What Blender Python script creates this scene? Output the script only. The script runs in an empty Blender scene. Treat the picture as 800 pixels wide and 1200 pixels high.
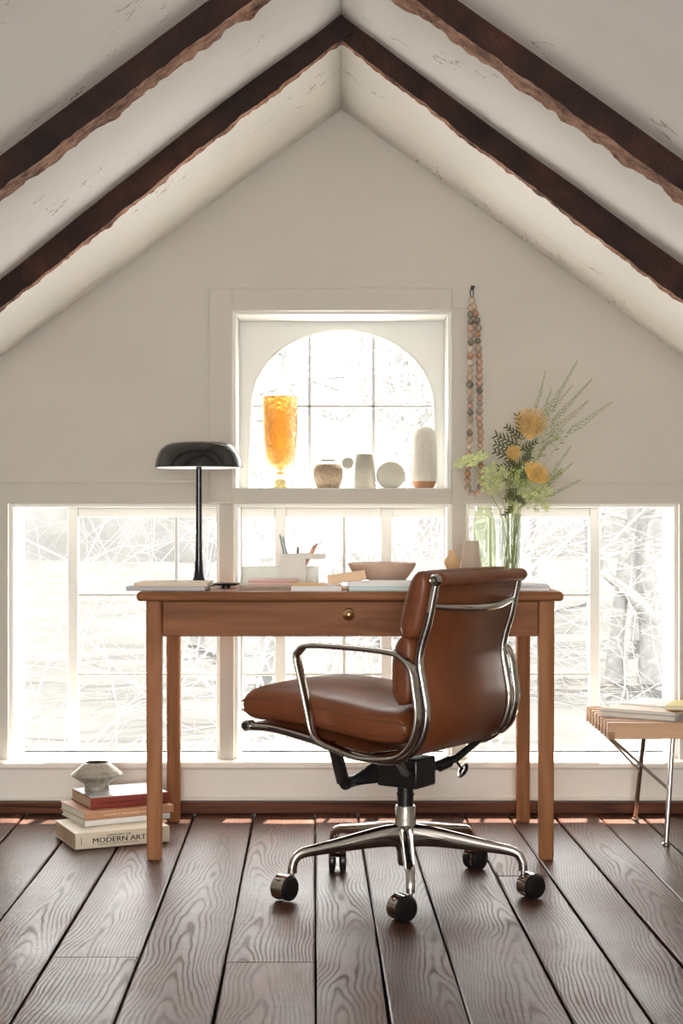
import bpy, bmesh, math, random
from mathutils import Vector, Matrix, noise
R = math.radians
PI = math.pi
rnd = random.Random(7)
S = bpy.context.scene
COL = S.collection

# ---------------------------------------------------------------- camera
CZ, F = 0.95, 1850.0            # eye height (m), focal length in pixels of an 800 x 1200 frame
cam = bpy.data.cameras.new('camera'); camo = bpy.data.objects.new('camera', cam); COL.objects.link(camo)
camo.location = (0, 0, CZ); camo.rotation_euler = (PI/2, 0, 0)
cam.sensor_fit = 'VERTICAL'; cam.sensor_height = 36; cam.lens = F/1200*36
cam.shift_y = 5/1200; cam.clip_start = .05; cam.clip_end = 500
S.camera = camo
# ---------------------------------------------------------------- sky, lamps, exposure
W = bpy.data.worlds.new('sky'); S.world = W; W.use_nodes = True
bg = W.node_tree.nodes['Background']
bg.inputs[0].default_value = (1.0, 0.985, 0.96, 1); bg.inputs[1].default_value = 5.6      # bright overcast winter sky
def area(name, loc, rot, sx, sy, power, color=(1,1,1), portal=False):
    l = bpy.data.lights.new(name, 'AREA'); l.shape = 'RECTANGLE'; l.size = sx; l.size_y = sy
    l.energy = power; l.color = color
    if portal: l.cycles.is_portal = True
    o = bpy.data.objects.new(name, l); COL.objects.link(o); o.location = loc; o.rotation_euler = rot
    return o
sun = bpy.data.lights.new('sun', 'SUN'); sun.energy = 26.0; sun.angle = R(.6); sun.color = (1, .94, .84)
suno = bpy.data.objects.new('sun', sun); COL.objects.link(suno); suno.rotation_euler = (R(-22.6), R(4), 0)
# fill lamp added behind the camera to light the room from the front 
area('rear_fill_lamp', (-0.1, -2.93, 1.05), (R(90), 0, 0), 1.5, 1.2, 145, (1, .985, .955))
# portals: where the sky shines in through the gable windows
area('portal_lower', (0, 5.34, .58), (R(-90), 0, 0), 2.4, .9, 1, portal=True)
area('portal_arch', (0, 5.34, 1.33), (R(-90), 0, 0), .7, .62, 1, portal=True)
VS = S.view_settings
S.display_settings.display_device = 'sRGB'
VS.view_transform = 'Standard'; VS.look = 'None'; VS.gamma = 1; VS.use_curve_mapping = False
VS.exposure = 0.56
S.cycles.max_bounces = 10; S.cycles.diffuse_bounces = 5; S.cycles.transparent_max_bounces = 16
S.cycles.sample_clamp_indirect = 6

def X(px, d): return (px-400)/F*d
def Z(py, d): return CZ-(py-605)/F*d
def fl(px, py):                  # a floor point seen at a pixel
    d = F*CZ/(py-605); return Vector((X(px, d), d, 0))

# ---------------------------------------------------------------- materials
class NT:
    def __init__(s, name):
        s.m = bpy.data.materials.new(name); s.m.use_nodes = True; s.t = s.m.node_tree
        s.b = s.t.nodes['Principled BSDF']; s.out = s.t.nodes['Material Output']
    def n(s, typ, **k):
        nd = s.t.nodes.new(typ)
        for a, v in k.items():
            if a.startswith('i_'):
                a = a[2:]; nd.inputs[int(a) if a.isdigit() else a.replace('_', ' ')].default_value = v
            else: setattr(nd, a, v)
        return nd
    def l(s, a, b): s.t.links.new(a, b)
    def math(s, op, a, b=None, c=None):
        nd = s.t.nodes.new('ShaderNodeMath'); nd.operation = op
        for i, v in enumerate((a, b, c)):
            if v is None: continue
            if isinstance(v, (int, float)): nd.inputs[i].default_value = v
            else: s.l(v, nd.inputs[i])
        return nd.outputs[0]
    def coords(s, scale=(1,1,1), rand=True):
        tc = s.n('ShaderNodeTexCoord'); mp = s.n('ShaderNodeMapping'); mp.inputs['Scale'].default_value = scale
        s.l(tc.outputs['Object'], mp.inputs['Vector'])
        if rand:
            oi = s.n('ShaderNodeObjectInfo'); k = s.math('MULTIPLY', oi.outputs['Random'], 37.0)
            va = s.n('ShaderNodeVectorMath', operation='ADD'); cx = s.n('ShaderNodeCombineXYZ')
            for i in range(3): s.l(k, cx.inputs[i])
            s.l(mp.outputs[0], va.inputs[0]); s.l(cx.outputs[0], va.inputs[1]); return va.outputs[0]
        return mp.outputs[0]
    def noise(s, vec, scale, detail=3, rough=.55, dist=0):
        nd = s.n('ShaderNodeTexNoise', i_Scale=scale, i_Detail=detail, i_Roughness=rough, i_Distortion=dist)
        s.l(vec, nd.inputs['Vector']); return nd.outputs['Fac']
    def ramp(s, fac, stops):
        nd = s.n('ShaderNodeValToRGB'); e = nd.color_ramp.elements
        while len(e) < len(stops): e.new(.5)
        for i, (p, c) in enumerate(stops): e[i].position = p; e[i].color = tuple(c)+(1,) if len(c) == 3 else c
        s.l(fac, nd.inputs[0]); return nd.outputs[0]
    def mix(s, fac, a, b, mode='MIX'):
        nd = s.n('ShaderNodeMix', data_type='RGBA', blend_type=mode)
        for i, v in ((0, fac), (6, a), (7, b)):
            if isinstance(v, (int, float)): nd.inputs[i].default_value = v
            elif isinstance(v, tuple): nd.inputs[i].default_value = v if len(v) == 4 else v+(1,)
            else: s.l(v, nd.inputs[i])
        return nd.outputs[2]
    def bump(s, h, strength, dist=.002, prev=None):
        nd = s.n('ShaderNodeBump', i_Strength=strength, i_Distance=dist); s.l(h, nd.inputs['Height'])
        if prev is not None: s.l(prev, nd.inputs['Normal'])
        s.l(nd.outputs[0], s.b.inputs['Normal']); return nd.outputs[0]
    def set(s, **k):
        for a, v in k.items():
            v = v+(1,) if isinstance(v, tuple) and len(v) == 3 else v
            s.b.inputs[a.replace('_', ' ')].default_value = v
        return s

def plain(name, c, rough=.5, var=.06, bump=0, bscale=200, metallic=0, vscale=6, **k):
    t = NT(name); v = t.coords()
    f = t.noise(v, vscale, 4)
    lo = tuple(x*(1-var) for x in c); hi = tuple(min(1, x*(1+var)) for x in c)
    t.l(t.ramp(f, [(.3, lo), (.7, hi)]), t.b.inputs['Base Color'])
    t.set(Roughness=rough, Metallic=metallic, **k)
    if bump: t.bump(t.noise(v, bscale, 2), bump)
    return t.m

def wood(name, dark, light, axis, rough=.45, grain=1.0, bump=.15):
    t = NT(name); sc = [60, 60, 60]; sc[axis] = 2.5
    v = t.coords(tuple(x*grain for x in sc)); f = t.noise(v, 1.0, 5, .6)
    sc2 = [7, 7, 7]; sc2[axis] = .8
    v2 = t.coords(tuple(sc2)); w = t.noise(v2, 1.0, 3, .5, .6)
    w = t.math('FRACT', t.math('MULTIPLY', w, 7.0)); w = t.math('ABSOLUTE', t.math('SUBTRACT', w, .5))
    h = t.math('ADD', t.math('MULTIPLY', f, .75), t.math('MULTIPLY', w, .5))
    t.l(t.ramp(h, [(.3, dark), (.68, light)]), t.b.inputs['Base Color'])
    t.set(Roughness=rough, Specular_IOR_Level=.14); t.bump(f, bump, .001)
    return t.m

def paint(name, c, rough=.6, var=.035, cracks=False):
    t = NT(name); v = t.coords(rand=False)
    f = t.noise(v, 2.2, 5, .6); f2 = t.noise(v, 40, 3)
    col = t.ramp(f, [(.3, tuple(x*(1-var) for x in c)), (.7, tuple(min(1, x*(1+var)) for x in c))])
    if cracks:
        vs = t.coords((2.2, 3.4, 2.2), rand=False)
        a = t.noise(vs, .9, 5, .55, .5)
        line = t.math('LESS_THAN', t.math('ABSOLUTE', t.math('SUBTRACT', a, .5)), .0035)
        msk = t.math('GREATER_THAN', t.noise(v, 3.1, 2), .57)
        msk2 = t.math('GREATER_THAN', t.noise(v, 24, 2), .46)
        k = t.math('MULTIPLY', t.math('MULTIPLY', line, msk), t.math('MULTIPLY', msk2, .55))
        col = t.mix(k, col, (.25, .21, .17))
        pk = t.math('GREATER_THAN', t.noise(v, 34, 1, .4), .84)
        col = t.mix(t.math('MULTIPLY', pk, .6), col, (.2, .16, .12))
    t.l(col, t.b.inputs['Base Color']); t.set(Roughness=rough)
    b1 = t.bump(f2, .12, .002); t.bump(t.noise(v, 5, 3), .25, .012, b1)
    return t.m

M = {}
M['gable'] = paint('gable_paint', (.535, .505, .448), .7)
M['trim'] = paint('white_trim_paint', (.80, .77, .71), .4, .025)
M['sash'] = paint('sash_paint', (.66, .655, .62), .4, .02)
M['muntin'] = paint('muntin_backlit_shade', (.46, .46, .45), .5, .02)  # sash paint darkened: the muntins' backlit shade is put into the colour
M['ceiling'] = paint('old_plaster', (.90, .89, .855), .75, .03, cracks=True)

def beam_mat():  # underside: window light put into the paler colour, besides natural pale hewn chips
    t = NT('lit_hewn_beam_wood'); v = t.coords((6, 6, 6)); va = t.n('ShaderNodeTexCoord')
    f = t.noise(v, 1.3, 6, .65); g = t.noise(t.coords((30, 30, 30)), 1.2, 4, .7)
    h = t.math('ADD', t.math('MULTIPLY', f, .6), t.math('MULTIPLY', g, .4))
    t.l(t.ramp(h, [(.38, (.02, .008, .005)), (.45, (.16, .065, .035)), (.55, (.38, .20, .125)), (.72, (.55, .36, .25))]), t.b.inputs['Base Color'])
    t.set(Roughness=.8, Specular_IOR_Level=.2); b = t.bump(g, .9, .012); t.bump(f, .6, .03, b)
    return t.m
M['beam'] = beam_mat()
def beam_face_mat():  # near face of the same wood, its shade put into the darker colour
    t = NT('shaded_beam_face'); f = t.noise(t.coords((5, 5, 5)), 1.3, 6, .65); g = t.noise(t.coords((30, 30, 30)), 1.2, 4, .7)
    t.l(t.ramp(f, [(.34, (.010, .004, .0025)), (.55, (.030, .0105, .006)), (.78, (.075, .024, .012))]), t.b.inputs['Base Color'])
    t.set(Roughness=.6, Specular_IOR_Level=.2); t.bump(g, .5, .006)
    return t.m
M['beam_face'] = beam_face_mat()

def plank_mat():
    t = NT('old_floor_plank')
    tc = t.n('ShaderNodeTexCoord'); oi = t.n('ShaderNodeObjectInfo')
    sp = t.n('ShaderNodeSeparateXYZ'); t.l(tc.outputs['Object'], sp.inputs[0])
    rn = oi.outputs['Random']
    off = t.math('MULTIPLY', rn, 91.0)
    # vector for noises, shifted for every plank
    def vec(sx, sy):
        c = t.n('ShaderNodeCombineXYZ')
        t.l(t.math('ADD', t.math('MULTIPLY', sp.outputs[0], sx), off), c.inputs[0])
        t.l(t.math('ADD', t.math('MULTIPLY', sp.outputs[1], sy), off), c.inputs[1]); return c.outputs[0]
    wob = t.math('MULTIPLY', t.math('SUBTRACT', t.noise(vec(2.0, 1.1), 1.0, 2), .5), .16)
    x = t.math('ADD', sp.outputs[0], wob)
    x = t.math('ADD', x, t.math('MULTIPLY', t.math('SUBTRACT', rn, .5), .10))
    r = t.math('SQRT', t.math('ADD', t.math('MULTIPLY', x, x), .0006))
    r = t.math('ADD', r, t.math('MULTIPLY', sp.outputs[1], .045))
    r = t.math('ADD', r, t.math('MULTIPLY', t.noise(vec(7, 1.8), 1.0, 3, .5), .05))
    ring = t.math('SINE', t.math('MULTIPLY', r, 2*PI/.0085))
    ring = t.math('POWER', t.math('MULTIPLY_ADD', ring, .5, .5), 3.0)
    pore = t.noise(vec(260, 12), 1.0, 3, .7)
    blot = t.noise(vec(5, 2.5), 1.0, 5, .65)
    h = t.math('ADD', t.math('MULTIPLY', pore, .46), t.math('MULTIPLY', blot, .62))
    col = t.ramp(h, [(.34, (.020, .0075, .0045)), (.50, (.070, .027, .015)), (.66, (.128, .056, .034)), (.85, (.20, .105, .068))])
    patch = t.math('MULTIPLY_ADD', t.noise(vec(4, 1.6), 1.0, 3, .6), 2.4, -.55)
    patch = t.math('MINIMUM', t.math('MAXIMUM', patch, 0.0), 1.0)
    line = t.math('MULTIPLY', ring, t.math('MULTIPLY', patch, .42))
    col = t.mix(line, col, (.014, .006, .004))
    tone = t.ramp(rn, [(0, (.80, .74, .72)), (1, (1.12, 1.08, 1.05))])
    col = t.mix(1.0, col, tone, 'MULTIPLY')
    scr = t.math('GREATER_THAN', t.noise(vec(14, 34), 1.0, 4, .65), .68)
    col = t.mix(t.math('MULTIPLY', scr, .55), col, (.018, .01, .007))
    t.l(col, t.b.inputs['Base Color'])
    rg = t.math('ADD', t.math('MULTIPLY', blot, .30), t.math('MULTIPLY_ADD', ring, -.03, .22))
    rg = t.math('ADD', rg, t.math('MULTIPLY', line, .45))
    t.l(t.math('MULTIPLY_ADD', line, -.42, .42), t.b.inputs['Specular IOR Level'])
    t.l(rg, t.b.inputs['Roughness'])
    b1 = t.bump(t.math('ADD', t.math('MULTIPLY', line, -1.5), t.math('MULTIPLY', pore, .8)), .16, .0018); t.bump(blot, .45, .009, b1)
    return t.m
M['plank'] = plank_mat()
M['void'] = plain('floor_void', (.006, .004, .003), .9)
M['base_wood'] = wood('baseboard_wood', (.045, .014, .007), (.15, .055, .028), 0, .45)
M['desk_x'] = wood('desk_wood_along', (.165, .062, .024), (.285, .12, .052), 0, .5)
M['desk_z'] = wood('desk_wood_upright', (.24, .098, .040), (.39, .18, .085), 2, .5)
M['bench_wood'] = wood('bench_wood', (.50, .30, .18), (.66, .43, .28), 0, .4)
M['bench_end'] = wood('bench_joint_wood', (.36, .20, .11), (.48, .29, .18), 1, .4)

def leather_mat():
    t = NT('tan_leather'); v = t.coords()
    f = t.noise(v, 7, 4); g = t.n('ShaderNodeTexVoronoi', i_Scale=420.0); t.l(v, g.inputs['Vector'])
    t.l(t.ramp(f, [(.25, (.125, .036, .012)), (.75, (.20, .062, .023))]), t.b.inputs['Base Color'])
    t.set(Roughness=.38, Specular_IOR_Level=.38)
    b = t.bump(g.outputs['Distance'], .12, .0006); t.bump(t.noise(v, 14, 3, .5, .6), .16, .006, b)
    return t.m
M['leather'] = leather_mat()
M['seam'] = plain('leather_piping', (.135, .043, .017), .45)
M['chrome'] = plain('polished_aluminium', (.50, .48, .455), .11, .03, metallic=1)
M['steel'] = plain('nickel_rod', (.55, .53, .50), .2, .03, metallic=1)
M['black'] = plain('black_plastic', (.007, .007, .0075), .3)
M['gunmetal'] = plain('dark_metal', (.07, .07, .072), .3, metallic=.8)
M['lamp_black'] = plain('black_enamel', (.007, .007, .008), .17)
M['brass'] = plain('brass', (.62, .42, .20), .25, .05, metallic=1)
def stone(name, c, speck, amount=.62, rough=.8, sc=90, bump=.25):
    t = NT(name); v = t.coords(); f = t.noise(v, sc, 3, .7); g = t.noise(v, 9, 4)
    col = t.ramp(g, [(.3, tuple(x*.86 for x in c)), (.7, tuple(min(1, x*1.1) for x in c))])
    k = t.math('GREATER_THAN', f, amount); col = t.mix(k, col, speck)
    t.l(col, t.b.inputs['Base Color']); t.set(Roughness=rough); t.bump(f, bump, .002)
    return t.m
M['speckle'] = stone('speckled_stoneware', (.58, .55, .48), (.22, .19, .16), .66, .7, 130)
M['terracotta'] = stone('bare_terracotta', (.46, .23, .13), (.33, .15, .08), .64)
M['sand'] = stone('sandy_clay', (.30, .225, .155), (.19, .14, .095), .58, .9, 110, .5)
M['sand_top'] = stone('ashy_clay', (.19, .17, .135), (.15, .13, .10), .6, .9)
M['greystone'] = stone('grey_clay', (.37, .35, .295), (.34, .32, .28), .62, .85)
M['potglaze'] = stone('mottled_glaze', (.36, .33, .275), (.24, .195, .14), .56, .35, 45, .15)
M['dark_hole'] = plain('unglazed_neck_and_hole_shade', (.05, .04, .032), .9)  # bare dark neck; in the floor pot it paints the shade inside the opening
M['peach'] = plain('peach_glaze', (.74, .49, .27), .45)
M['taupe'] = plain('taupe_ceramic', (.50, .41, .335), .6, bump=.05)
M['blush'] = plain('blush_ceramic', (.70, .51, .40), .6)
M['cream'] = plain('cream_enamel', (.72, .70, .63), .5)
M['traycream'] = plain('pale_tray', (.74, .74, .68), .45)
M['pink'] = plain('pink_card', (.76, .50, .45), .7)
M['paper'] = plain('paper_pages', (.76, .72, .64), .8, .05)
M['white_paper'] = plain('white_paper', (.82, .81, .79), .7)
M['aqua'] = plain('pale_aqua_cover', (.55, .68, .66), .5)
M['greycover'] = plain('grey_cover', (.46, .46, .49), .5)
M['sandcover'] = plain('sand_cover', (.70, .57, .45), .6)
M['browncover'] = plain('brown_cover', (.33, .24, .18), .6)
M['yellow'] = plain('yellow_cover', (.70, .55, .13), .5)
M['red'] = plain('brick_red_cloth', (.25, .040, .026), .55, bump=.1, bscale=900)
M['tancover'] = plain('tan_cover', (.50, .27, .155), .55)
M['ivory'] = plain('ivory_jacket', (.68, .60, .47), .42)
M['oldpages'] = plain('aged_pages', (.50, .36, .24), .85, .15)
M['photo_cover'] = plain('glossy_grey_jacket', (.45, .46, .47), .25, .5, vscale=9)
M['ink'] = plain('black_ink', (.012, .010, .009), .6)
M['darkred'] = plain('dark_red_ink', (.11, .016, .012), .6)
M['lightink'] = plain('pale_ink', (.72, .55, .38), .6)
M['pen_grey'] = plain('grey_blue_pen', (.36, .44, .47), .4)
M['pen_dark'] = plain('dark_pen', (.10, .06, .06), .4)
M['pen_pink'] = plain('coral_pencil', (.70, .34, .28), .5)
M['pencil'] = plain('natural_pencil', (.72, .48, .24), .5)
M['stem'] = plain('green_stem', (.34, .40, .11), .5, .2)
M['leaf'] = plain('olive_leaf', (.095, .105, .040), .5, .3)
M['umbel'] = plain('pale_umbel_florets', (.60, .64, .33), .7, .3, vscale=60)
M['umbelray'] = plain('umbel_rays', (.22, .33, .09), .6, .2)
M['spike'] = plain('spike_buds', (.27, .285, .135), .7, .3, vscale=60)
M['gold'] = plain('golden_bloom', (.84, .55, .16), .7, .25, vscale=50)
M['ochre'] = plain('ochre_bloom', (.56, .37, .13), .7, .4, vscale=50)
M['bark'] = plain('frosted_bark', (.185, .181, .174), .9, .2, Specular_IOR_Level=0)
M['twig'] = plain('snowy_twig', (.17, .166, .16), .9, .1, Specular_IOR_Level=0)
M['snow'] = plain('snow', (.80, .80, .80), .9, .04, vscale=.2)
M['wood_floor'] = plain('leaf_littered_wood_floor', (.060, .0595, .058), .95, .16, vscale=.4, Specular_IOR_Level=0)
M['hill'] = plain('hazy_snowy_hill', (.073, .0725, .071), .95, .22, vscale=.22, Specular_IOR_Level=0)

def pane_mat(name, tint, refl=.08):
    t = NT(name); t.t.nodes.remove(t.b)
    tr = t.n('ShaderNodeBsdfTransparent'); tr.inputs[0].default_value = tint+(1,)
    gl = t.n('ShaderNodeBsdfGlossy'); gl.inputs['Roughness'].default_value = .03
    lw = t.n('ShaderNodeLayerWeight', i_Blend=.25); mx = t.n('ShaderNodeMixShader')
    k = t.math('MULTIPLY_ADD', lw.outputs['Fresnel'], .5, refl*.3)
    t.l(k, mx.inputs[0]); t.l(tr.outputs[0], mx.inputs[1]); t.l(gl.outputs[0], mx.inputs[2])
    tc = t.n('ShaderNodeTexCoord')
    nz = t.noise(tc.outputs['Object'], 9, 2); b = t.n('ShaderNodeBump', i_Strength=.15, i_Distance=.01); t.l(nz, b.inputs['Height'])
    t.l(b.outputs[0], gl.inputs['Normal'])
    t.l(mx.outputs[0], t.out.inputs['Surface']); return t.m
M['pane'] = pane_mat('old_window_glass', (.97, .98, .975))
M['clear'] = pane_mat('clear_thin_glass', (.94, .96, .94), .12)
M['green_glass'] = pane_mat('pale_green_glass', (.87, .925, .79), .12)
def amber_mat():
    t = NT('amber_crackle_glass'); v = t.coords()
    t.set(Base_Color=(.60, .33, .085), Roughness=.07, Transmission_Weight=1.0, IOR=1.28)
    t.bump(t.noise(v, 38, 4, .6, 1.6), 1.0, .03)
    return t.m
M['amber'] = amber_mat()
def amber_pale():
    t = NT('pale_amber_glass'); t.set(Base_Color=(.62, .50, .22), Roughness=.05, Transmission_Weight=1.0, IOR=1.35); return t.m
M['amber_pale'] = amber_pale()

# ---------------------------------------------------------------- mesh helpers
class MB:
    def __init__(s): s.v = []; s.f = []; s.mi = []
    def add(s, vs, fs, mi=0):
        o = len(s.v); s.v += [tuple(p) for p in vs]; s.f += [tuple(o+i for i in f) for f in fs]; s.mi += [mi]*len(fs); return s
    def box(s, x0, x1, y0, y1, z0, z1, mi=0):
        return s.add([(x0,y0,z0),(x1,y0,z0),(x1,y1,z0),(x0,y1,z0),(x0,y0,z1),(x1,y0,z1),(x1,y1,z1),(x0,y1,z1)],
                     [(3,2,1,0),(4,5,6,7),(0,1,5,4),(1,2,6,5),(2,3,7,6),(3,0,4,7)], mi)
    def obox(s, o, ax, ay, az, mi=0):         # a box spanned by three vectors
        o, ax, ay, az = map(Vector, (o, ax, ay, az))
        vs = [o, o+ax, o+ax+ay, o+ay, o+az, o+ax+az, o+ax+ay+az, o+ay+az]
        return s.add(vs, [(3,2,1,0),(4,5,6,7),(0,1,5,4),(1,2,6,5),(2,3,7,6),(3,0,4,7)], mi)
    def prism(s, poly, y0, y1, mi=0):         # polygon in x,z pushed along y
        n = len(poly); vs = [(x, y0, z) for x, z in poly]+[(x, y1, z) for x, z in poly]
        return s.add(vs, [tuple(range(n-1, -1, -1)), tuple(range(n, 2*n))]+[(i, (i+1) % n, n+(i+1) % n, n+i) for i in range(n)], mi)
    def lathe(s, prof, n=32, c=(0,0,0), mi=0, axis='z', caps=True):
        vs = []; fs = []; idx = []
        for r, z in prof:
            if r < 1e-6: idx.append([len(vs)]); vs.append((0, 0, z))
            else:
                idx.append(list(range(len(vs), len(vs)+n)))
                vs += [(r*math.cos(2*PI*i/n), r*math.sin(2*PI*i/n), z) for i in range(n)]
        for a, b in zip(idx, idx[1:]):
            for i in range(n):
                j = (i+1) % n
                if len(a) == 1 and len(b) == 1: continue
                if len(a) == 1: fs.append((a[0], b[j], b[i]))
                elif len(b) == 1: fs.append((a[i], a[j], b[0]))
                else: fs.append((a[i], a[j], b[j], b[i]))
        if caps and len(idx[0]) > 1: fs.append(tuple(reversed(idx[0])))
        if caps and len(idx[-1]) > 1: fs.append(tuple(idx[-1]))
        if axis == 'y': vs = [(x, -z, y) for x, y, z in vs]
        if axis == 'x': vs = [(z, x, y) for x, y, z in vs]
        return s.add([(x+c[0], y+c[1], z+c[2]) for x, y, z in vs], fs, mi)
    def tube(s, pts, r, n=8, mi=0, cap=True, closed=False):
        pts = [Vector(p) for p in pts]; m = len(pts)
        rs = r if isinstance(r, (list, tuple)) else [r]*m
        vs = []; prev = None
        for i, p in enumerate(pts):
            a = pts[(i-1) % m] if (closed or i) else p; b = pts[(i+1) % m] if (closed or i < m-1) else p
            t = (b-a).normalized()
            if prev is None:
                ref = Vector((0, 0, 1)) if abs(t.z) < .9 else Vector((1, 0, 0)); u = t.cross(ref).normalized()
            else:
                u = prev-t*prev.dot(t); u.normalize()
            prev = u; w = t.cross(u)
            vs += [p+(u*math.cos(2*PI*k/n)+w*math.sin(2*PI*k/n))*rs[i] for k in range(n)]
        fs = []
        for i in range(m if closed else m-1):
            j = (i+1) % m
            for k in range(n): fs.append((i*n+k, i*n+(k+1) % n, j*n+(k+1) % n, j*n+k))
        if cap and not closed: fs += [tuple(range(n-1, -1, -1)), tuple((m-1)*n+k for k in range(n))]
        return s.add(vs, fs, mi)
    def cyl(s, a, b, r, n=16, r2=None, mi=0): return s.tube([a, b], [r, r if r2 is None else r2], n, mi)
    def ribbon(s, path, lat, w, th, closed=False, mi=0, round_=.35):
        # a bar of rounded-rectangle section (w along lat, th across) swept along a path lying in the plane normal to lat
        pts = [Vector(p) for p in path]; m = len(pts); lat = Vector(lat).normalized(); vs = []
        ths = th if isinstance(th, (list, tuple)) else [th]*m
        c = round_
        for i, p in enumerate(pts):
            a = pts[(i-1) % m] if (closed or i) else p; b = pts[(i+1) % m] if (closed or i < m-1) else p
            t = (b-a).normalized(); nn = t.cross(lat).normalized(); h = ths[i]
            k = min(w, h)*c
            for x, y in ((w/2, h/2-k), (w/2-k, h/2), (-w/2+k, h/2), (-w/2, h/2-k), (-w/2, -h/2+k), (-w/2+k, -h/2), (w/2-k, -h/2), (w/2, -h/2+k)):
                vs.append(p+lat*x+nn*y)
        fs = []; n = 8
        for i in range(m if closed else m-1):
            j = (i+1) % m
            for k in range(n): fs.append((i*n+k, i*n+(k+1) % n, j*n+(k+1) % n, j*n+k))
        if not closed: fs += [tuple(range(n-1, -1, -1)), tuple((m-1)*n+k for k in range(n))]
        return s.add(vs, fs, mi)
    def ball(s, c, r, n=10, m=6, mi=0, sq=(1,1,1)):
        prof = [(r*math.sin(PI*i/m), -r*math.cos(PI*i/m)) for i in range(m+1)]
        o = len(s.v); s.lathe([(0, -r)]+prof[1:-1]+[(0, r)], n, (0,0,0), mi)
        s.v[o:] = [(x*sq[0]+c[0], y*sq[1]+c[1], z*sq[2]+c[2]) for x, y, z in s.v[o:]]
        return s
    def speck(s, c, r, mi=0, d=None):          # an octahedron bud
        c = Vector(c); d = (Vector(d).normalized() if d is not None else Vector((0,0,1)))
        u = d.orthogonal().normalized(); w = d.cross(u)
        return s.add([c-d*r*1.2, c+u*r*.7, c+w*r*.7, c-u*r*.7, c-w*r*.7, c+d*r*1.5],
                     [(0,2,1),(0,3,2),(0,4,3),(0,1,4),(1,2,5),(2,3,5),(3,4,5),(4,1,5)], mi)
    def mesh(s, name, mats, smooth=None):
        me = bpy.data.meshes.new(name); me.from_pydata(s.v, [], s.f)
        for m in (mats if isinstance(mats, (list, tuple)) else [mats]): me.materials.append(m)
        if any(s.mi): me.polygons.foreach_set('material_index', s.mi)
        bm = bmesh.new(); bm.from_mesh(me); bmesh.ops.recalc_face_normals(bm, faces=bm.faces); bm.to_mesh(me); bm.free()
        if smooth is not None:
            me.shade_smooth(); me.set_sharp_from_angle(angle=R(smooth))
        me.update(); return me

def obj(name, mb, mat, parent=None, bevel=0, smooth=None, world=False, seg=2, kind=None, label=None):
    if world and parent is not None:            # vertices given in world space under an unrotated root
        L = parent.location if parent.parent is None else parent.location+parent.parent.location
        mb.v = [(x-L.x, y-L.y, z-L.z) for x, y, z in mb.v]
    o = bpy.data.objects.new(name, mb.mesh(name, mat, smooth)); COL.objects.link(o)
    if parent is not None: o.parent = parent
    if bevel:
        b = o.modifiers.new('bevel', 'BEVEL'); b.width = bevel; b.segments = seg; b.limit_method = 'ANGLE'; b.angle_limit = R(35)
        o.data.shade_smooth(); o.data.set_sharp_from_angle(angle=R(50))
        b.harden_normals = False
    if kind: o['kind'] = kind
    if label: o['label'] = label
    return o
def tag(o, label, cat, group=None, kind=None):
    o['label'] = label; o['category'] = cat
    if group: o['group'] = group
    if kind: o['kind'] = kind
    return o
def thing(name, label, cat, loc=(0,0,0), rz=0, group=None):
    o = bpy.data.objects.new(name, None); COL.objects.link(o); o.location = loc; o.rotation_euler = (0, 0, rz)
    o.empty_display_size = .05
    return tag(o, label, cat, group)
def root_struct(name, loc=(0,0,0)):
    o = bpy.data.objects.new(name, None); COL.objects.link(o); o.location = loc; o['kind'] = 'structure'; return o
def share(name, src, parent, loc=(0,0,0), rot=(0,0,0), scale=(1,1,1), mat=None):
    o = bpy.data.objects.new(name, src.data if hasattr(src, 'data') else src); COL.objects.link(o)
    if parent is not None: o.parent = parent
    o.location = loc; o.rotation_euler = rot; o.scale = scale
    return o
def crom(pts, n=6, closed=False):               # Catmull-Rom
    pts = [Vector(p) for p in pts]; m = len(pts); out = []
    for i in range(m if closed else m-1):
        p0 = pts[(i-1) % m] if (closed or i) else pts[0]*2-pts[1]
        p1 = pts[i]; p2 = pts[(i+1) % m]
        p3 = pts[(i+2) % m] if (closed or i+2 < m) else pts[-1]*2-pts[-2]
        for k in range(n):
            t = k/n
            out.append(.5*((2*p1)+(p2-p0)*t+(2*p0-5*p1+4*p2-p3)*t*t+(3*p1-p0-3*p2+p3)*t**3))
    if not closed: out.append(pts[-1])
    return out
# ================================================================ the room
YW = 5.08                                        # face of the gable wall
RZ, SL, HX = 2.26, 0.7245, 2.0                   # ridge height, roof slope, half width
KZ = RZ-SL*HX                                    # knee-wall height
YB = -3.0
Z_LINT = Z(590, YW); Z_SILL4 = Z(573, YW); Z_TOP4 = Z(364, YW)
XL4, XR4 = X(272, YW), X(529, YW)
BOARD_Z = .167
XO = X(9, YW); XOR = X(796, YW)                  # outer jambs of the window band
# floor -------------------------------------------------------------
fl_root = obj('floor', MB().box(-HX-.1, HX+.1, YB-.1, YW+.25, -.16, -.034), M['void'], kind='structure')
seams = [((32,951),(0,987)), ((70,989),(0,1077)), ((135,996),(10,1200)), ((227.5,955),(132,1200)), ((297.5,955),(248.5,1200)),
         ((369,955),(370,1200)), ((419,955),(457.5,1200)), ((487.5,1000),(551,1200)), ((543.5,955),(672.5,1200)), ((595,955),(766,1200)),
         ((650,957),(800,1132)), ((702,957),(800,1057)), ((752,957),(800,1000))]
lines = []
for a, b in seams:
    A, B = fl(*a), fl(*b); m = (B.x-A.x)/(B.y-A.y); lines.append((A.x-m*A.y, m))
def sx(L, y): return L[0]+L[1]*y
while sx(lines[0], 4) > -HX: lines.insert(0, (lines[0][0]-.175, lines[0][1]))
while sx(lines[-1], 4) < HX: lines.append((lines[-1][0]+.155, lines[-1][1]))
iL = len(lines)
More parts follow.
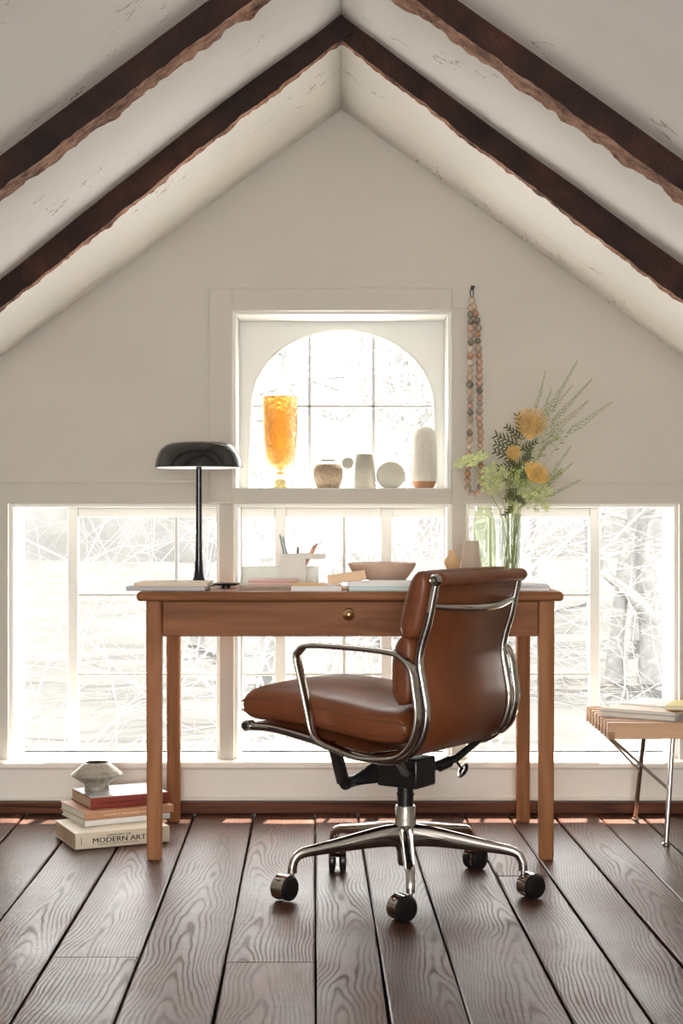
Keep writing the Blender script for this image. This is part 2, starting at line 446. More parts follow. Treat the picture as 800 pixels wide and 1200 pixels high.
def seam_index(k):                               # index of the k-th measured seam
    A, B = fl(*seams[k][0]), fl(*seams[k][1]); x = A.x
    return min(range(iL), key=lambda i: abs(sx(lines[i], A.y)-x))
joints = {}
for k, y in ((2, 3.405), (4, 3.367), (8, 4.165), (0, 4.55), (6, 1.6), (10, 2.3), (7, .9), (3, .7), (5, 1.9), (1, 2.1)):
    joints.setdefault(seam_index(k), []).append(y)
Y1 = YW-.01
for i in range(iL-1):
    La, Lb = lines[i], lines[i+1]
    ys = [YB+.02]+sorted(joints.get(i, [rnd.uniform(-1, 2)]))+[Y1]
    for y0, y1 in zip(ys, ys[1:]):
        y0 += .0015; y1 -= .0015
        n = max(3, min(10, int((y1-y0)/.35))); dz = rnd.uniform(-.0025, .0015)
        cx, cy = (sx(La, (y0+y1)/2)+sx(Lb, (y0+y1)/2))/2, (y0+y1)/2
        rows = []
        for k in range(n+1):
            y = y0+(y1-y0)*k/n
            g1 = .0028+max(-.0015, rnd.gauss(0, .0011)); g2 = .0028+max(-.0015, rnd.gauss(0, .0011))
            xa, xb = sx(La, y)+g1-cx, sx(Lb, y)-g2-cx
            sag = rnd.uniform(-.0008, .0008)
            rows.append([(xa, y-cy, -.03), (xa, y-cy, dz-.003), (xa+.0035, y-cy, dz+sag), (xb-.0035, y-cy, dz+sag), (xb, y-cy, dz-.003), (xb, y-cy, -.03)])
        mb = MB(); vs = [p for r in rows for p in r]; fs = []
        for k in range(n):
            for j in range(5): fs.append((k*6+j, k*6+j+1, (k+1)*6+j+1, (k+1)*6+j))
        fs += [tuple(range(5, -1, -1)), tuple(n*6+j for j in range(6))]
        mb.add(vs, fs)
        p = obj('plank', mb, M['plank'], fl_root, smooth=30); p.location = (cx, cy, 0)

# gable wall ---------------------------------------------------------
wb = MB(); D2 = YW+.22
def roof(x): return RZ-SL*abs(x)+.03
XE = (RZ+.03-Z_LINT)/SL
wb.prism([(-XE, Z_LINT), (XL4, Z_LINT), (XL4, roof(XL4))], YW, D2)
wb.prism([(XR4, Z_LINT), (XE, Z_LINT), (XR4, roof(XR4))], YW, D2)
wb.prism([(XL4, Z_TOP4), (XR4, Z_TOP4), (XR4, roof(XR4)), (0, roof(0)), (XL4, roof(XL4))], YW, D2)
wb.prism([(XL4, Z_LINT), (XR4, Z_LINT), (XR4, Z_SILL4), (XL4, Z_SILL4)], YW, D2)
wb.box(-HX, HX, YW, D2, 0, BOARD_Z-.022)
for sg, xo in ((-1, XO), (1, XOR)):
    wb.prism([(xo, BOARD_Z-.022), (sg*HX, BOARD_Z-.022), (sg*HX, KZ+.03), (sg*XE, Z_LINT), (xo, Z_LINT)], YW, D2)
wall = obj('wall_back', wb, M['gable'], kind='structure')
for a, b in ((257, 274), (529, 546)):
    obj('post', MB().box(X(a, YW), X(b, YW), YW-.001, D2, BOARD_Z, Z_LINT), M['gable'], wall, bevel=.002)
obj('ledge', MB().box(-XE, X(245, YW), YW-.007, YW+.01, Z(566, YW), Z(562, YW)).box(X(556, YW), XE, YW-.007, YW+.01, Z(566, YW), Z(562, YW)), M['gable'], wall, bevel=.002)
cw = X(245, YW)
obj('casing_board', MB().box(cw, XL4+.001, YW-.012, YW+.01, Z_LINT, Z(338, YW)), M['gable'], wall, bevel=.003)
obj('casing_board', MB().box(XR4-.001, X(556, YW), YW-.008, YW+.01, Z_LINT, Z(361, YW)), M['gable'], wall, bevel=.003)
obj('casing_board', MB().box(XL4, XR4, YW-.012, YW+.01, Z_TOP4-.001, Z(338, YW)), M['gable'], wall, bevel=.003)
obj('casing_board', MB().box(XL4, XR4-.0011, YW-.008, YW+.01, Z_LINT-.001, Z_SILL4), M['gable'], wall, bevel=.002)

# knee walls, solid rear wall with a frame added round the fill lamp, ceiling ----------------------
obj('wall_left', MB().box(-HX-.12, -HX, YB-.1, D2, -.03, KZ+.05), M['gable'], kind='structure')
obj('wall_right', MB().box(HX, HX+.12, YB-.1, D2, -.03, KZ+.05), M['gable'], kind='structure')
obj('wall_rear', MB().prism([(-HX, -.03), (HX, -.03), (HX, roof(HX)), (0, roof(0)), (-HX, roof(HX))], YB-.12, YB), M['gable'], kind='structure')
r5 = root_struct('window_5', (-.1, YB, 1.05))  # dummy window on the solid rear wall, added to frame the fill lamp
f5 = MB(); f5.box(-.95, .75, YB, YB+.05, .35, .45).box(-.95, .75, YB, YB+.05, 1.65, 1.72).box(-.95, -.85, YB, YB+.05, .45, 1.65).box(.65, .75, YB, YB+.05, .45, 1.65)
obj('frame', f5, M['sash'], r5, world=True)
obj('pane', MB().add([(-.85, YB+.02, .45), (.65, YB+.02, .45), (.65, YB+.02, 1.65), (-.85, YB+.02, 1.65)], [(0, 1, 2, 3)]), M['pane'], r5, world=True)
def ceil_side(sg):
    n, k = 60, 26; vs = []; fs = []
    nx = Vector((-sg*SL, 0, -1)).normalized()
    for i in range(n+1):
        y = YB-.05+(YW+.02-YB+.05)*i/n
        for j in range(k+1):
            x = HX*1.02*j/k
            wv = noise.noise(Vector((x*1.6+sg*9, y*1.3, 0)))*.012+noise.noise(Vector((x*5, y*4, sg*5)))*.003
            e = min(1, x/.12)
            p = Vector((sg*x, y, RZ-SL*x))+nx*(wv*e*min(1, max(0, (YW-y)/.3)))
            vs.append(p)
    for i in range(n):
        for j in range(k): fs.append((i*(k+1)+j, i*(k+1)+j+1, (i+1)*(k+1)+j+1, (i+1)*(k+1)+j))
    return vs, fs
cmb = MB()
for sg in (-1, 1): cmb.add(*ceil_side(sg))
ce = obj('ceiling', cmb, M['ceiling'], kind='structure', smooth=20)
sd = ce.modifiers.new('thick', 'SOLIDIFY'); sd.thickness = .08; sd.offset = 1
# make the plaster face the room and thicken outward
bm = bmesh.new(); bm.from_mesh(ce.data)
for f in bm.faces:
    if f.normal.z > 0: f.normal_flip()
bm.to_mesh(ce.data); bm.free(); sd.offset = -1

# hewn rafters ---------------------------------------------------------
def rafter(name, sg, d, depth, hang, hang2, dy_out=0, seed=0, x_in=0):
    """a beam under one roof slope: d distance of its near face, depth along the ridge, hang below the plaster"""
    L0, L1 = x_in, 1.9; n = 240; vs = []; mi = []
    nrm = Vector((-sg*SL, 0, -1)).normalized()
    ring = []
    prof = []                                    # section: (y, drop 0..1)
    for k in range(5): prof.append((0, k/4))
    for k in range(1, 9): prof.append((k/8, 1))
    for k in range(1, 4): prof.append((1, 1-k/3))
    np_ = len(prof)
    for i in range(n+1):
        x = L0+(L1-L0)*i/n; base = Vector((sg*x, 0, RZ-SL*x))
        hg = hang+(hang2-hang)*x/1.2+noise.noise(Vector((x*2.2, seed, .3)))*.006+noise.noise(Vector((x*12, seed, 2)))*.004+abs(noise.noise(Vector((x*34, seed, 4))))*-.005
        yo = noise.noise(Vector((x*1.7, seed+7, 0)))*.008+dy_out*x
        dp = depth*(1+noise.noise(Vector((x*4, seed+3, 0)))*.12+noise.noise(Vector((x*16, seed+5, 0)))*.10+noise.noise(Vector((x*46, seed+5, 0)))*.07)
        for (a, b) in prof:
            rough = noise.noise(Vector((x*20, a*6+seed, b*3)))*.007*(1 if a > .1 else .25)+noise.noise(Vector((x*60, a*14+seed, b*5)))*.004*(1 if a > .1 else .2)
            drop = -.03 if b == 0 else b*hg
            slant = .012*a*(1 if b == 1 else 0)
            p = base+nrm*(drop+rough-slant); p.y = d+yo+a*dp+(rough*.6 if b > 0 else 0)
            vs.append(p)
    fs = []; m = []
    for i in range(n):
        for k in range(np_-1):
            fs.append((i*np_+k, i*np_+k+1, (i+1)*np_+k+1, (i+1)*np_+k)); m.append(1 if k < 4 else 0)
        fs.append((i*np_+np_-1, i*np_, (i+1)*np_, (i+1)*np_+np_-1)); m.append(0)
    fs += [tuple(range(np_)), tuple(n*np_+k for k in range(np_))]; m += [0, 0]
    mb = MB(); mb.v = vs; mb.f = fs; mb.mi = m
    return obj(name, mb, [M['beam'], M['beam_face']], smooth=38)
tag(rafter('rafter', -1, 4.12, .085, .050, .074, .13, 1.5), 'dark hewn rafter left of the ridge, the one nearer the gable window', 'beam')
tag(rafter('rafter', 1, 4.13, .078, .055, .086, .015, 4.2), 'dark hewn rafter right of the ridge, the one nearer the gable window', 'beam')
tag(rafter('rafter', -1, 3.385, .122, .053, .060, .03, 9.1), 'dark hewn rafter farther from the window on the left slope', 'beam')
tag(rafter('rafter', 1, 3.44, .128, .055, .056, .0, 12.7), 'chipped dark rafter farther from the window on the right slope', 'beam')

# windows --------------------------------------------------------------
GY = YW+.17                                       # glass plane of the lower windows
def XG(px): return X(px, GY)
def ZG(py): return Z(py, GY)
zt, zb = Z_LINT, BOARD_Z
def lower_window(idx, p0, p1, stiles, thin, has_rails):
    """p0..p1: jamb pixels at the wall face; stiles: wide sash stiles; thin: slim muntins; has_rails: spans with the sash's cross bars"""
    r = root_struct('window_%d' % idx, ((X(p0, YW)+X(p1, YW))/2, GY, zb))
    x0, x1 = X(p0, YW), X(p1, YW)
    fr = MB(); w = .012
    fr.box(x0-.001, x0+w, YW+.03, D2, zb, zt).box(x1-w, x1+.001, YW+.03, D2, zb, zt).box(x0+w, x1-w, YW+.03, D2, zt-.012, zt+.001)
    obj('frame', fr, M['sash'], r, bevel=.002, world=True)
    for a, b in stiles:
        xa, xb = max(XG(a), x0+w), min(XG(b), x1-w)
        if xb-xa > .004: obj('stile', MB().box(xa, xb, GY-.014, GY+.03, zb+.012, zt-.012), M['sash'], r, bevel=.003, world=True)
    for a, b in has_rails:
        xa, xb = max(XG(a), x0+w), min(XG(b), x1-w)
        obj('top_rail', MB().box(xa, xb, GY-.013, GY+.03, ZG(606), zt-.012), M['sash'], r, bevel=.003, world=True)
        for py in (697, 790):
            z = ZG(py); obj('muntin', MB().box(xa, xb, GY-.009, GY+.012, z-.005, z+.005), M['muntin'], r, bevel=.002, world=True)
    for px in thin:
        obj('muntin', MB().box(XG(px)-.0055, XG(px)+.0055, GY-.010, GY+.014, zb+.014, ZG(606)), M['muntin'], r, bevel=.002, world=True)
    obj('bottom_rail', MB().box(x0+w, x1-w, GY-.013, GY+.03, zb, ZG(884)), M['sash'], r, bevel=.003, world=True)
    # panes between the uprights
    ups = sorted([x0+w]+[v for a, b in stiles for v in (XG(a), XG(b))]+[XG(t) for t in thin]+[x1-w])
    ups = [u for u in ups if x0+w-1e-4 <= u <= x1-w+1e-4]
    for a, b in zip(ups, ups[1:]):
        mid = F*((a+b)/2)/GY+400
        if b-a < .02 or any(s0 < mid < s1 for s0, s1 in stiles): continue
        zs = [zb+.005, zt-.012]
        if any(s0 < mid < s1 for s0, s1 in has_rails): zs = [zb+.005, ZG(790), ZG(697), ZG(606)]
        for z0, z1 in zip(zs, zs[1:]):
            obj('pane', MB().add([(a, GY+.002, z0), (b, GY+.002, z0), (b, GY+.002, z1), (a, GY+.002, z1)], [(0,1,2,3)]), M['pane'], r, world=True)
    return r
lower_window(1, 9, 257, [(12, 22), (80, 92)], [207], [(92, 262)])
lower_window(2, 274, 529, [(274, 285), (322, 335), (446, 459), (519, 529)], [403], [(274, 322), (335, 446), (459, 529)])
lower_window(3, 546, 796, [(690, 702), (780, 791)], [574], [(540, 690)])
# arched window in its deep recess
AY = YW+.21
def XA(px): return X(px, AY)
def ZA(py): return Z(py, AY)
r4 = root_struct('window_4', (0, AY, Z_SILL4))
fr = MB(); t = .010
fr.box(XL4-.001, XL4+t, YW+.02, AY+.02, Z_SILL4, Z_TOP4).box(XR4-t, XR4+.001, YW+.02, AY+.02, Z_SILL4, Z_TOP4).box(XL4+t, XR4-t, YW+.02, AY+.02, Z_TOP4-t, Z_TOP4+.001)
obj('frame', fr, M['sash'], r4, bevel=.002, world=True)
obj('inner_sill', MB().box(XL4+t, XR4-t, YW+.004, AY+.02, Z_SILL4-.001, Z_SILL4+.003), M['sash'], r4, world=True)
# board with the arch cut out
cxa, aw, sp, ah = XA(401), (XA(508)-XA(294))/2, ZA(476), ZA(387)-ZA(476)
zlow = Z_SILL4+.003
def arch(k, grow=0):
    a = PI*k/40; return (cxa-(aw+grow)*math.cos(a), sp+(ah+grow)*math.sin(a))
ab = MB(); bx0, bx1, bzt = XL4+t-.001, XR4-t+.001, Z_TOP4-t+.001
for yy, kk in ((AY, 0),):
    inner = [(cxa-aw-.008, zlow)]+[arch(k) for k in range(41)]+[(cxa+aw+.008, zlow)]
    outer = []
    for (x, z) in inner:
        if z <= sp+1e-6: outer.append((bx0 if x < cxa else bx1, z))
        else:
            dx, dz = x-cxa, z-sp; k = min(((bx1-cxa) if dx > 0 else (cxa-bx0))/max(abs(dx), 1e-6), (bzt-sp)/max(dz, 1e-6))
            outer.append((cxa+dx*k, sp+dz*k))
    # corners must be kept: snap the nearest outer points onto them
    for cnr in ((bx0, bzt), (bx1, bzt)):
        j = min(range(len(outer)), key=lambda q: (outer[q][0]-cnr[0])**2+(outer[q][1]-cnr[1])**2); outer[j] = cnr
    n = len(inner); T = .035
    vs = [(x, AY, z) for x, z in inner]+[(x, AY, z) for x, z in outer]+[(x, AY+T, z) for x, z in inner]+[(x, AY+T, z) for x, z in outer]
    fs = []
    for i in range(n-1):
        fs += [(i, i+1, n+i+1, n+i), (2*n+i, 3*n+i, 3*n+i+1, 2*n+i+1), (i, 2*n+i, 2*n+i+1, i+1), (n+i, n+i+1, 3*n+i+1, 3*n+i)]
    ab.add(vs, fs)
obj('arch_board', ab, M['sash'], r4, world=True)
inn = [Vector((x, AY-.004, z)) for x, z in inner]
obj('arch_bead', MB().ribbon(inn, (0, 1, 0), .016, .010), M['sash'], r4, world=True, smooth=40)
for px in (362.5, 437.5):
    x = XA(px); k = max(-1, min(1, (x-cxa)/aw)); zt4 = sp+ah*math.sqrt(1-k*k)
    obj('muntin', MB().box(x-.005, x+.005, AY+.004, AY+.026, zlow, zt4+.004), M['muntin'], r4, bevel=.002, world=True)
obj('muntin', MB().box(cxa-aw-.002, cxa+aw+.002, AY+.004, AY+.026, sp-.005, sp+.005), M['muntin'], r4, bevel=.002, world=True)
cols = [cxa-aw-.008, XA(362.5), XA(437.5), cxa+aw+.008]
for a, b in zip(cols, cols[1:]):
    obj('pane', MB().add([(a, AY+.016, zlow), (b, AY+.016, zlow), (b, AY+.016, sp), (a, AY+.016, sp)], [(0,1,2,3)]), M['pane'], r4, world=True)
    top = [(a+(b-a)*k/12, 0) for k in range(13)]
    top = [(x, sp+ah*math.sqrt(max(0, 1-((x-cxa)/aw)**2)) if abs(x-cxa) < aw else sp) for x, _ in top]
    poly = [(a, AY+.016, sp)]+[(x, AY+.016, z) for x, z in reversed(top) if z > sp+1e-5]
    poly = [(a, AY+.016, sp), (b, AY+.016, sp)]+[(x, AY+.016, z) for x, z in reversed(top) if z > sp+1e-5]
    obj('pane', MB().add(poly, [tuple(range(len(poly)))]), M['pane'], r4, world=True)
# sill board, apron bead and dark baseboard
obj('trim_1', MB().box(-HX, HX, YW-.055, GY+.04, BOARD_Z-.024, BOARD_Z), M['trim'], bevel=.009, seg=4, kind='structure')
obj('trim_2', MB().box(-HX, HX, YW-.012, YW, .036, .048), M['trim'], bevel=.003, kind='structure')
obj('trim_3', MB().box(-HX, HX, YW-.004, YW, .048, BOARD_Z-.024), M['trim'], kind='structure')
obj('baseboard_back', MB().box(-HX, HX, YW-.045, YW, .001, .036), M['base_wood'], bevel=.003, kind='structure')
# outdoors --------------------------------------------------------------
gm = MB(); n = 26
GZ = -3.0
def gz(x, y): return GZ+noise.noise(Vector((x*.05, y*.05, 0)))*.5+max(0, (y-35))*.02
vs = []; fs = []
for i in range(n+1):
    for j in range(n+1):
        x = -60+120*j/n; y = 5.6+110*(i/n)**1.3; vs.append((x, y, gz(x, y)))
for i in range(n):
    for j in range(n): fs.append((i*(n+1)+j, i*(n+1)+j+1, (i+1)*(n+1)+j+1, (i+1)*(n+1)+j))
gm.add(vs, fs); gm.mi = [1 if gm.v[f[0]][1] > 21 else 0 for f in gm.f]
obj('ground', gm, [M['snow'], M['wood_floor']], smooth=60, kind='structure')
vs = []; fs = []; n = 60
for j in range(n+1):
    x = -90+180*j/n
    for k, (yy, zz) in enumerate(((95, -5), (103, 4), (112, 9), (125, 12))):
        vs.append((x, yy, zz+noise.noise(Vector((x*.06, k, 0)))*2.5*(k > 0)))
for j in range(n):
    for k in range(3): fs.append((j*4+k, (j+1)*4+k, (j+1)*4+k+1, j*4+k+1))
obj('hill', MB().add(vs, fs), M['hill'], smooth=60, kind='structure')

def grow(mb, p, d, r, L, lev, rg, droop=0., seg=5):
    pts = [p.copy()]; rs = [r]; cur = p.copy(); dd = d.copy()
    for i in range(seg):
        dd = (dd+Vector((rg.gauss(0, .16), rg.gauss(0, .16), rg.gauss(0, .12)-droop))).normalized()
        cur = cur+dd*L/seg; pts.append(cur.copy()); rs.append(r*(1-.62*(i+1)/seg))
    mb.tube(pts, rs, 6 if lev > 1 else 4)
    if lev <= 0: return
    for _ in range(4 if lev > 1 else 4):
        i = rg.randint(2, seg); a = (pts[i]-pts[i-1]).normalized()
        s_ = Vector((rg.gauss(0, 1), rg.gauss(0, 1), rg.gauss(.25, .7))).normalized()
        grow(mb, pts[i], (a*.75+s_*.8).normalized(), rs[i]*.62, L*rg.uniform(.45, .7), lev-1, rg, droop)
def tree(label, x, y, h, r, lean=(0, 0), group=None, lev=3, seed=0, mat='bark'):
    rg = random.Random(seed); z = gz(x, y)-.1
    t = thing('tree', label, 'tree', (x, y, z), 0, group)
    pts = [Vector((0, 0, 0))]; d = Vector((lean[0], lean[1], 1)).normalized(); rs = [r*1.25]
    for i in range(8):
        d = (d+Vector((rg.gauss(0, .05), rg.gauss(0, .05), .03))).normalized(); pts.append(pts[-1]+d*h/8); rs.append(r*(1-.07*(i+1)))
    obj('trunk', MB().tube(pts, rs, 9), M[mat], t, smooth=60)
    bm_ = MB()
    for i in range(5 if r > .22 else 4, 9):
        for _ in range(3):
            s_ = Vector((rg.gauss(0, 1), rg.gauss(0, 1)*.6, rg.uniform(.1, .9))).normalized()
            grow(bm_, pts[i], s_, rs[i]*.45, h*.34, lev-1, rg)
    obj('branches', bm_, M[mat], t, smooth=60)
    return t
big = tree('thick pale tree with forked trunk, seen low in the right window', 7.2, 36.5, 9, .30, (-.02, 0), seed=3)
lb = MB(); q0 = Vector((0, 0, 1.55))
lb.tube([q0, q0+Vector((-.35, -.1, .45)), q0+Vector((-.75, -.15, .8)), q0+Vector((-1.15, -.1, 1.15)), q0+Vector((-1.25, 0, 2.3)), q0+Vector((-1.5, 0, 4.5))], [.2, .17, .14, .12, .10, .07], 8)
obj('limb', lb, M['bark'], big, smooth=60)
tree('pale tree leaning right beside the thick forked one', 6.35, 36.8, 8, .20, (.10, 0), seed=5)
tg = 'bare trees in the snowy wood'
spots = [(-9.5, 40), (-7.0, 31), (-4.2, 46), (-1.9, 38), (-.3, 30), (1.6, 48), (3.4, 39), (4.8, 52), (8.8, 47), (10.2, 41), (-11.5, 52), (5.6, 60), (-5.6, 62), (7.2, 58), (2.4, 63), (9.9, 62)]
for i, (x, y) in enumerate(spots):
    tree('slim pale leafless tree standing in the snowy wood outside', x, y, 11+rnd.random()*3, .13+.08*rnd.random(), group=tg, seed=20+i)
def bush(label, x, y, z0, n, L, seed, r=.012, sp=.5):
    rg = random.Random(seed); t = thing('bare_shrub', label, 'shrub', (x, y, z0))
    b = MB()
    for _ in range(n):
        d = Vector((rg.gauss(0, sp), rg.gauss(0, .35), 1)).normalized()
        grow(b, Vector((rg.gauss(0, .6), rg.gauss(0, .4), 0)), d, r*rg.uniform(.7, 1.3), L*rg.uniform(.6, 1.1), 3, rg, .055, 7)
    b.v = [(px, py*.42, pz) for px, py, pz in b.v]
    obj('twigs', b, M['twig'], t, kind='stuff')
    return t
bush('tall tangle of arching frosty twigs outside the left lower window', -2.2, 11.5, GZ-.2, 20, 6.0, 31, .014)
bush('frosty twiggy shrub outside the middle lower window', .1, 15, GZ-.2, 16, 6.6, 42, .016, .22)
bush('tall frosty twigs rising outside the arched window', .2, 22, GZ-.2, 20, 9.0, 57, .022, .16)
# ================================================================ desk
T = .742                                           # desk top height
DX0, DX1, DY0, DY1 = -.5637, .6107, 4.335, 4.965
desk = thing('desk', 'warm brown wooden desk with one wide drawer standing before the windows', 'desk', ((DX0+DX1)/2, (DY0+DY1)/2, 0))
obj('tabletop', MB().box(DX0, DX1, DY0, DY1, T-.026, T), M['desk_x'], desk, bevel=.010, seg=4, world=True)
def desk_leg(x, y):
    mb = MB(); n = 20; prof = []
    for z, h in ((.0, .0185), (.004, .0205), (.30, .0215), (.60, .0225), (T-.026, .0225)):
        row = []
        for k in range(n):
            a = 2*PI*k/n; c, s_ = math.cos(a), math.sin(a); e = .45
            row.append((h*math.copysign(abs(c)**e, c), h*math.copysign(abs(s_)**e, s_), z))
        prof.append(row)
    vs = [p for r in prof for p in r]; fs = [(i*n+k, i*n+(k+1) % n, (i+1)*n+(k+1) % n, (i+1)*n+k) for i in range(4) for k in range(n)]
    fs += [tuple(range(n-1, -1, -1)), tuple(4*n+k for k in range(n))]
    o = obj('leg', mb.add(vs, fs), M['desk_z'], desk, smooth=50); o.location = (x-desk.location.x, y-desk.location.y, 0)
for x, y in ((-.5185, 4.382), (.567, 4.382), (-.5226, 4.92), (.565, 4.92)): desk_leg(x, y)
dr = obj('drawer_front', MB().box(-.495, .544, 4.372, 4.392, .617, T-.028), M['desk_x'], desk, bevel=.002, world=True)
kx, kz = X(408.5, 4.37), Z(720, 4.37)
kb = MB().lathe([(.0, .0), (.0175, 0), (.0175, .0025), (.0145, .005), (.006, .006), (.0055, .012), (.010, .017), (.0105, .021), (.007, .0245), (0, .0255)], 24, axis='y')
k = obj('knob', kb, M['brass'], dr, smooth=40); k.location = (kx-desk.location.x, 4.372-desk.location.y, kz)
obj('apron', MB().box(-.535, -.515, 4.40, 4.90, .625, T-.028), M['desk_x'], desk, world=True)
obj('apron', MB().box(.563, .583, 4.40, 4.90, .625, T-.028), M['desk_x'], desk, world=True)
obj('apron', MB().box(-.50, .545, 4.91, 4.93, .625, T-.028), M['desk_x'], desk, world=True)
obj('drawer_box', MB().box(-.49, .54, 4.393, 4.88, .632, T-.04), M['desk_x'], desk, world=True)

# ================================================================ swivel chair
CA, CB = .835, .550
chair = thing('swivel_chair', 'tan leather swivel chair with polished metal frame pulled up to the desk', 'chair', (.162, 4.007, 0), math.atan2(CB, -CA))
LV = Vector((0, 1, 0))
rail = [(.333,.417),(.28,.418),(.224,.412),(.136,.397),(.06,.378),(.0,.368),(-.06,.364),(-.115,.373),(-.158,.405),(-.178,.452),(-.1815,.497),(-.174,.545),(-.1655,.60),(-.172,.645),(-.190,.70),(-.203,.755),(-.212,.795)]
rail3 = crom([(u, 0, z) for u, z in rail], 5)
HV = .212
for s_ in (1, -1):
    p = [q+LV*HV*s_ for q in rail3]
    th = [.021+.006*min(1, max(0, (i-25)/20))*max(0, min(1, (62-i)/12)) for i in range(len(p))]
    r_ = obj('side_rail', MB().ribbon(p, (0,1,0), .020, th), M['chrome'], chair, smooth=50)
    obj('groove', MB().ribbon([q+LV*(.0101*s_) for q in p[6:-8]], (0,1,0), .002, .006), M['gunmetal'], r_)
    ends = MB()
    ends.cyl((.338, (HV-.014)*s_, .418), (.338, (HV+.012)*s_, .418), .0135, 20)
    obj('end_bolt', ends, M['chrome'], r_, smooth=40)
    e2 = MB().lathe([(0, 0), (.0135, 0), (.0135, .012), (.0105, .016), (.0105, .014), (.006, .014), (.005, .018), (0, .018)], 22, axis='y')
    if s_ > 0: e2.v = [(x, -y, z) for x, y, z in e2.v]
    b_ = obj('end_bolt', e2, M['chrome'], r_, smooth=40); b_.location = (-.217, (HV+.004)*s_, .800)
    so_ = obj('bolt_socket', MB().cyl((-.217, (HV+.012)*s_, .8), (-.217, (HV+.0187)*s_, .8), .0088, 20), M['black'], r_, smooth=40)
    so_ = obj('bolt_head', MB().cyl((-.217, (HV+.012)*s_, .8), (-.217, (HV+.0205)*s_, .8), .0045, 6), M['steel'], r_)
    ob_ = MB().lathe([(0, 0), (.0085, 0), (.0085, .004), (0, .004)], 18, axis='y')
    if s_ > 0: ob_.v = [(x, -y, z) for x, y, z in ob_.v]
    b_ = obj('end_bolt', ob_, M['black'], r_, smooth=40); b_.location = (.338, (HV+.012)*s_, .418)
arm = [(-.102,.374),(-.025,.371),(.0487,.387),(.0936,.402),(.1130,.425),(.1250,.47),(.1443,.545),(.1585,.60),(.150,.621),(.1225,.633),(.024,.634),(-.105,.628),(-.147,.614),(-.170,.588),(-.1794,.54),(-.186,.481),(-.173,.424),(-.144,.389)]
arm3 = crom([(u, 0, z) for u, z in arm], 5, True)
for s_ in (1, -1):
    a_ = obj('armrest', MB().ribbon([q+LV*.252*s_ for q in arm3], (0,1,0), .030, .0115, closed=True), M['chrome'], chair, smooth=50)
    for u, z in ((-.172, .548), (.01, .371), (-.13, .383)):
        obj('spacer', MB().cyl((u, (HV-.004)*s_, z), (u, .250*s_, z), .006, 12), M['chrome'], a_, smooth=40)
# leather sling along the rails, over the top bar
path = crom([(u+.006, 0, z) for u, z in rail], 3)
sl = MB().ribbon(path, (0,1,0), 2*HV-.018, .012, round_=.3)
sling = obj('sling', sl, M['leather'], chair, smooth=50)
roll = [(-.217+.0165*math.cos(a), .800+.0165*math.sin(a)) for a in [2*PI*k/20 for k in range(20)]]
n = 20; vs = []; fs = []
for v in (-.222, -.216, -.21, .196, .202, .205):
    sc = .86 if v in (-.222, .205) else 1.0
    vs += [(-.217+(u+.217)*sc, v, .800+(z-.8)*sc) for u, z in roll]
for i in range(5): fs += [(i*n+k, i*n+(k+1) % n, (i+1)*n+(k+1) % n, (i+1)*n+k) for k in range(n)]
fs += [tuple(range(n-1, -1, -1)), tuple(5*n+k for k in range(n))]
obj('top_roll', MB().add(vs, fs), M['leather'], chair, smooth=45)
obj('hem_seam', MB().ribbon([(-.2225, v, .772+0*v) for v in (-.2, 0, .2)], (1, 0, .2), .002, .002), M['leather'], sling)

def pad(path, Tk, hw, up, fl=.62, m=32, pe=5.0):
    """stuffed leather pad: path of (u, z) centre points; up chooses the outer side"""
    P = crom([(u, 0, z) for u, z in path], 8); L = len(P)
    N = 30; idx = [i*(L-1)/(N-1) for i in range(N)]
    ss = [.5-.5*math.cos(PI*i/(N-1)) for i in range(N)]
    pts = []
    for s in ss:
        f = s*(L-1); i = min(int(f), L-2); pts.append(P[i].lerp(P[i+1], f-i))
    vs = []; nrms = []
    for i in range(N):
        a = pts[max(0, i-1)]; b = pts[min(N-1, i+1)]; t = (b-a).normalized(); nn = t.cross(LV).normalized()
        if nn.dot(Vector(up)) < 0: nn = -nn
        nrms.append(nn)
        h = Tk/2*max(.10, (1-abs(2*ss[i]-1)**pe)**(1/2.2)); w = hw-.012*(1-max(.0, (1-abs(2*ss[i]-1)**8))**.5)
        for k in range(m):
            a_ = 2*PI*k/m; c, s_ = math.cos(a_), math.sin(a_)
            v = w*math.copysign(abs(c)**.28, c); q = h*math.copysign(abs(s_)**fl, s_)
            q += .006*(1-(v/w)**2)*(1 if s_ > 0 else 0)
            vs.append(pts[i]+LV*v+nn*q)
    fs = [(i*m+k, i*m+(k+1) % m, (i+1)*m+(k+1) % m, (i+1)*m+k) for i in range(N-1) for k in range(m)]
    fs += [tuple(range(m-1, -1, -1)), tuple((N-1)*m+k for k in range(m))]
    def seam(off):
        loop = []
        for s_ in (1, -1):
            rng = range(2, N-2) if s_ > 0 else range(N-3, 1, -1)
            for i in rng:
                h = Tk/2*max(.06, (1-abs(2*ss[i]-1)**pe)**(1/2.2)); loop.append(pts[i]+LV*(hw*1.0)*s_+nrms[i]*h*off)
        return loop
    return MB().add(vs, fs), seam
seatp = [(.352,.470),(.27,.474),(.17,.468),(.07,.456),(-.03,.443),(-.135,.442)]
mb, sm = pad(seatp, .090, .226, (0, 0, 1), fl=.48, pe=14)
sp_ = obj('seat_cushion', mb, M['leather'], chair, smooth=60)
obj('seam', MB().tube(sm(.42), .0019, 6, closed=True), M['seam'], sp_); obj('seam', MB().tube(sm(-.42), .0019, 6, closed=True), M['seam'], sp_)
mb, sm = pad([(-.120,.500),(-.119,.545),(-.119,.60),(-.130,.665)], .080, .222, (1, 0, 0), pe=4)
bp = obj('back_cushion', mb, M['leather'], chair, smooth=60); obj('seam', MB().tube(sm(.25), .0019, 6, closed=True), M['seam'], bp)
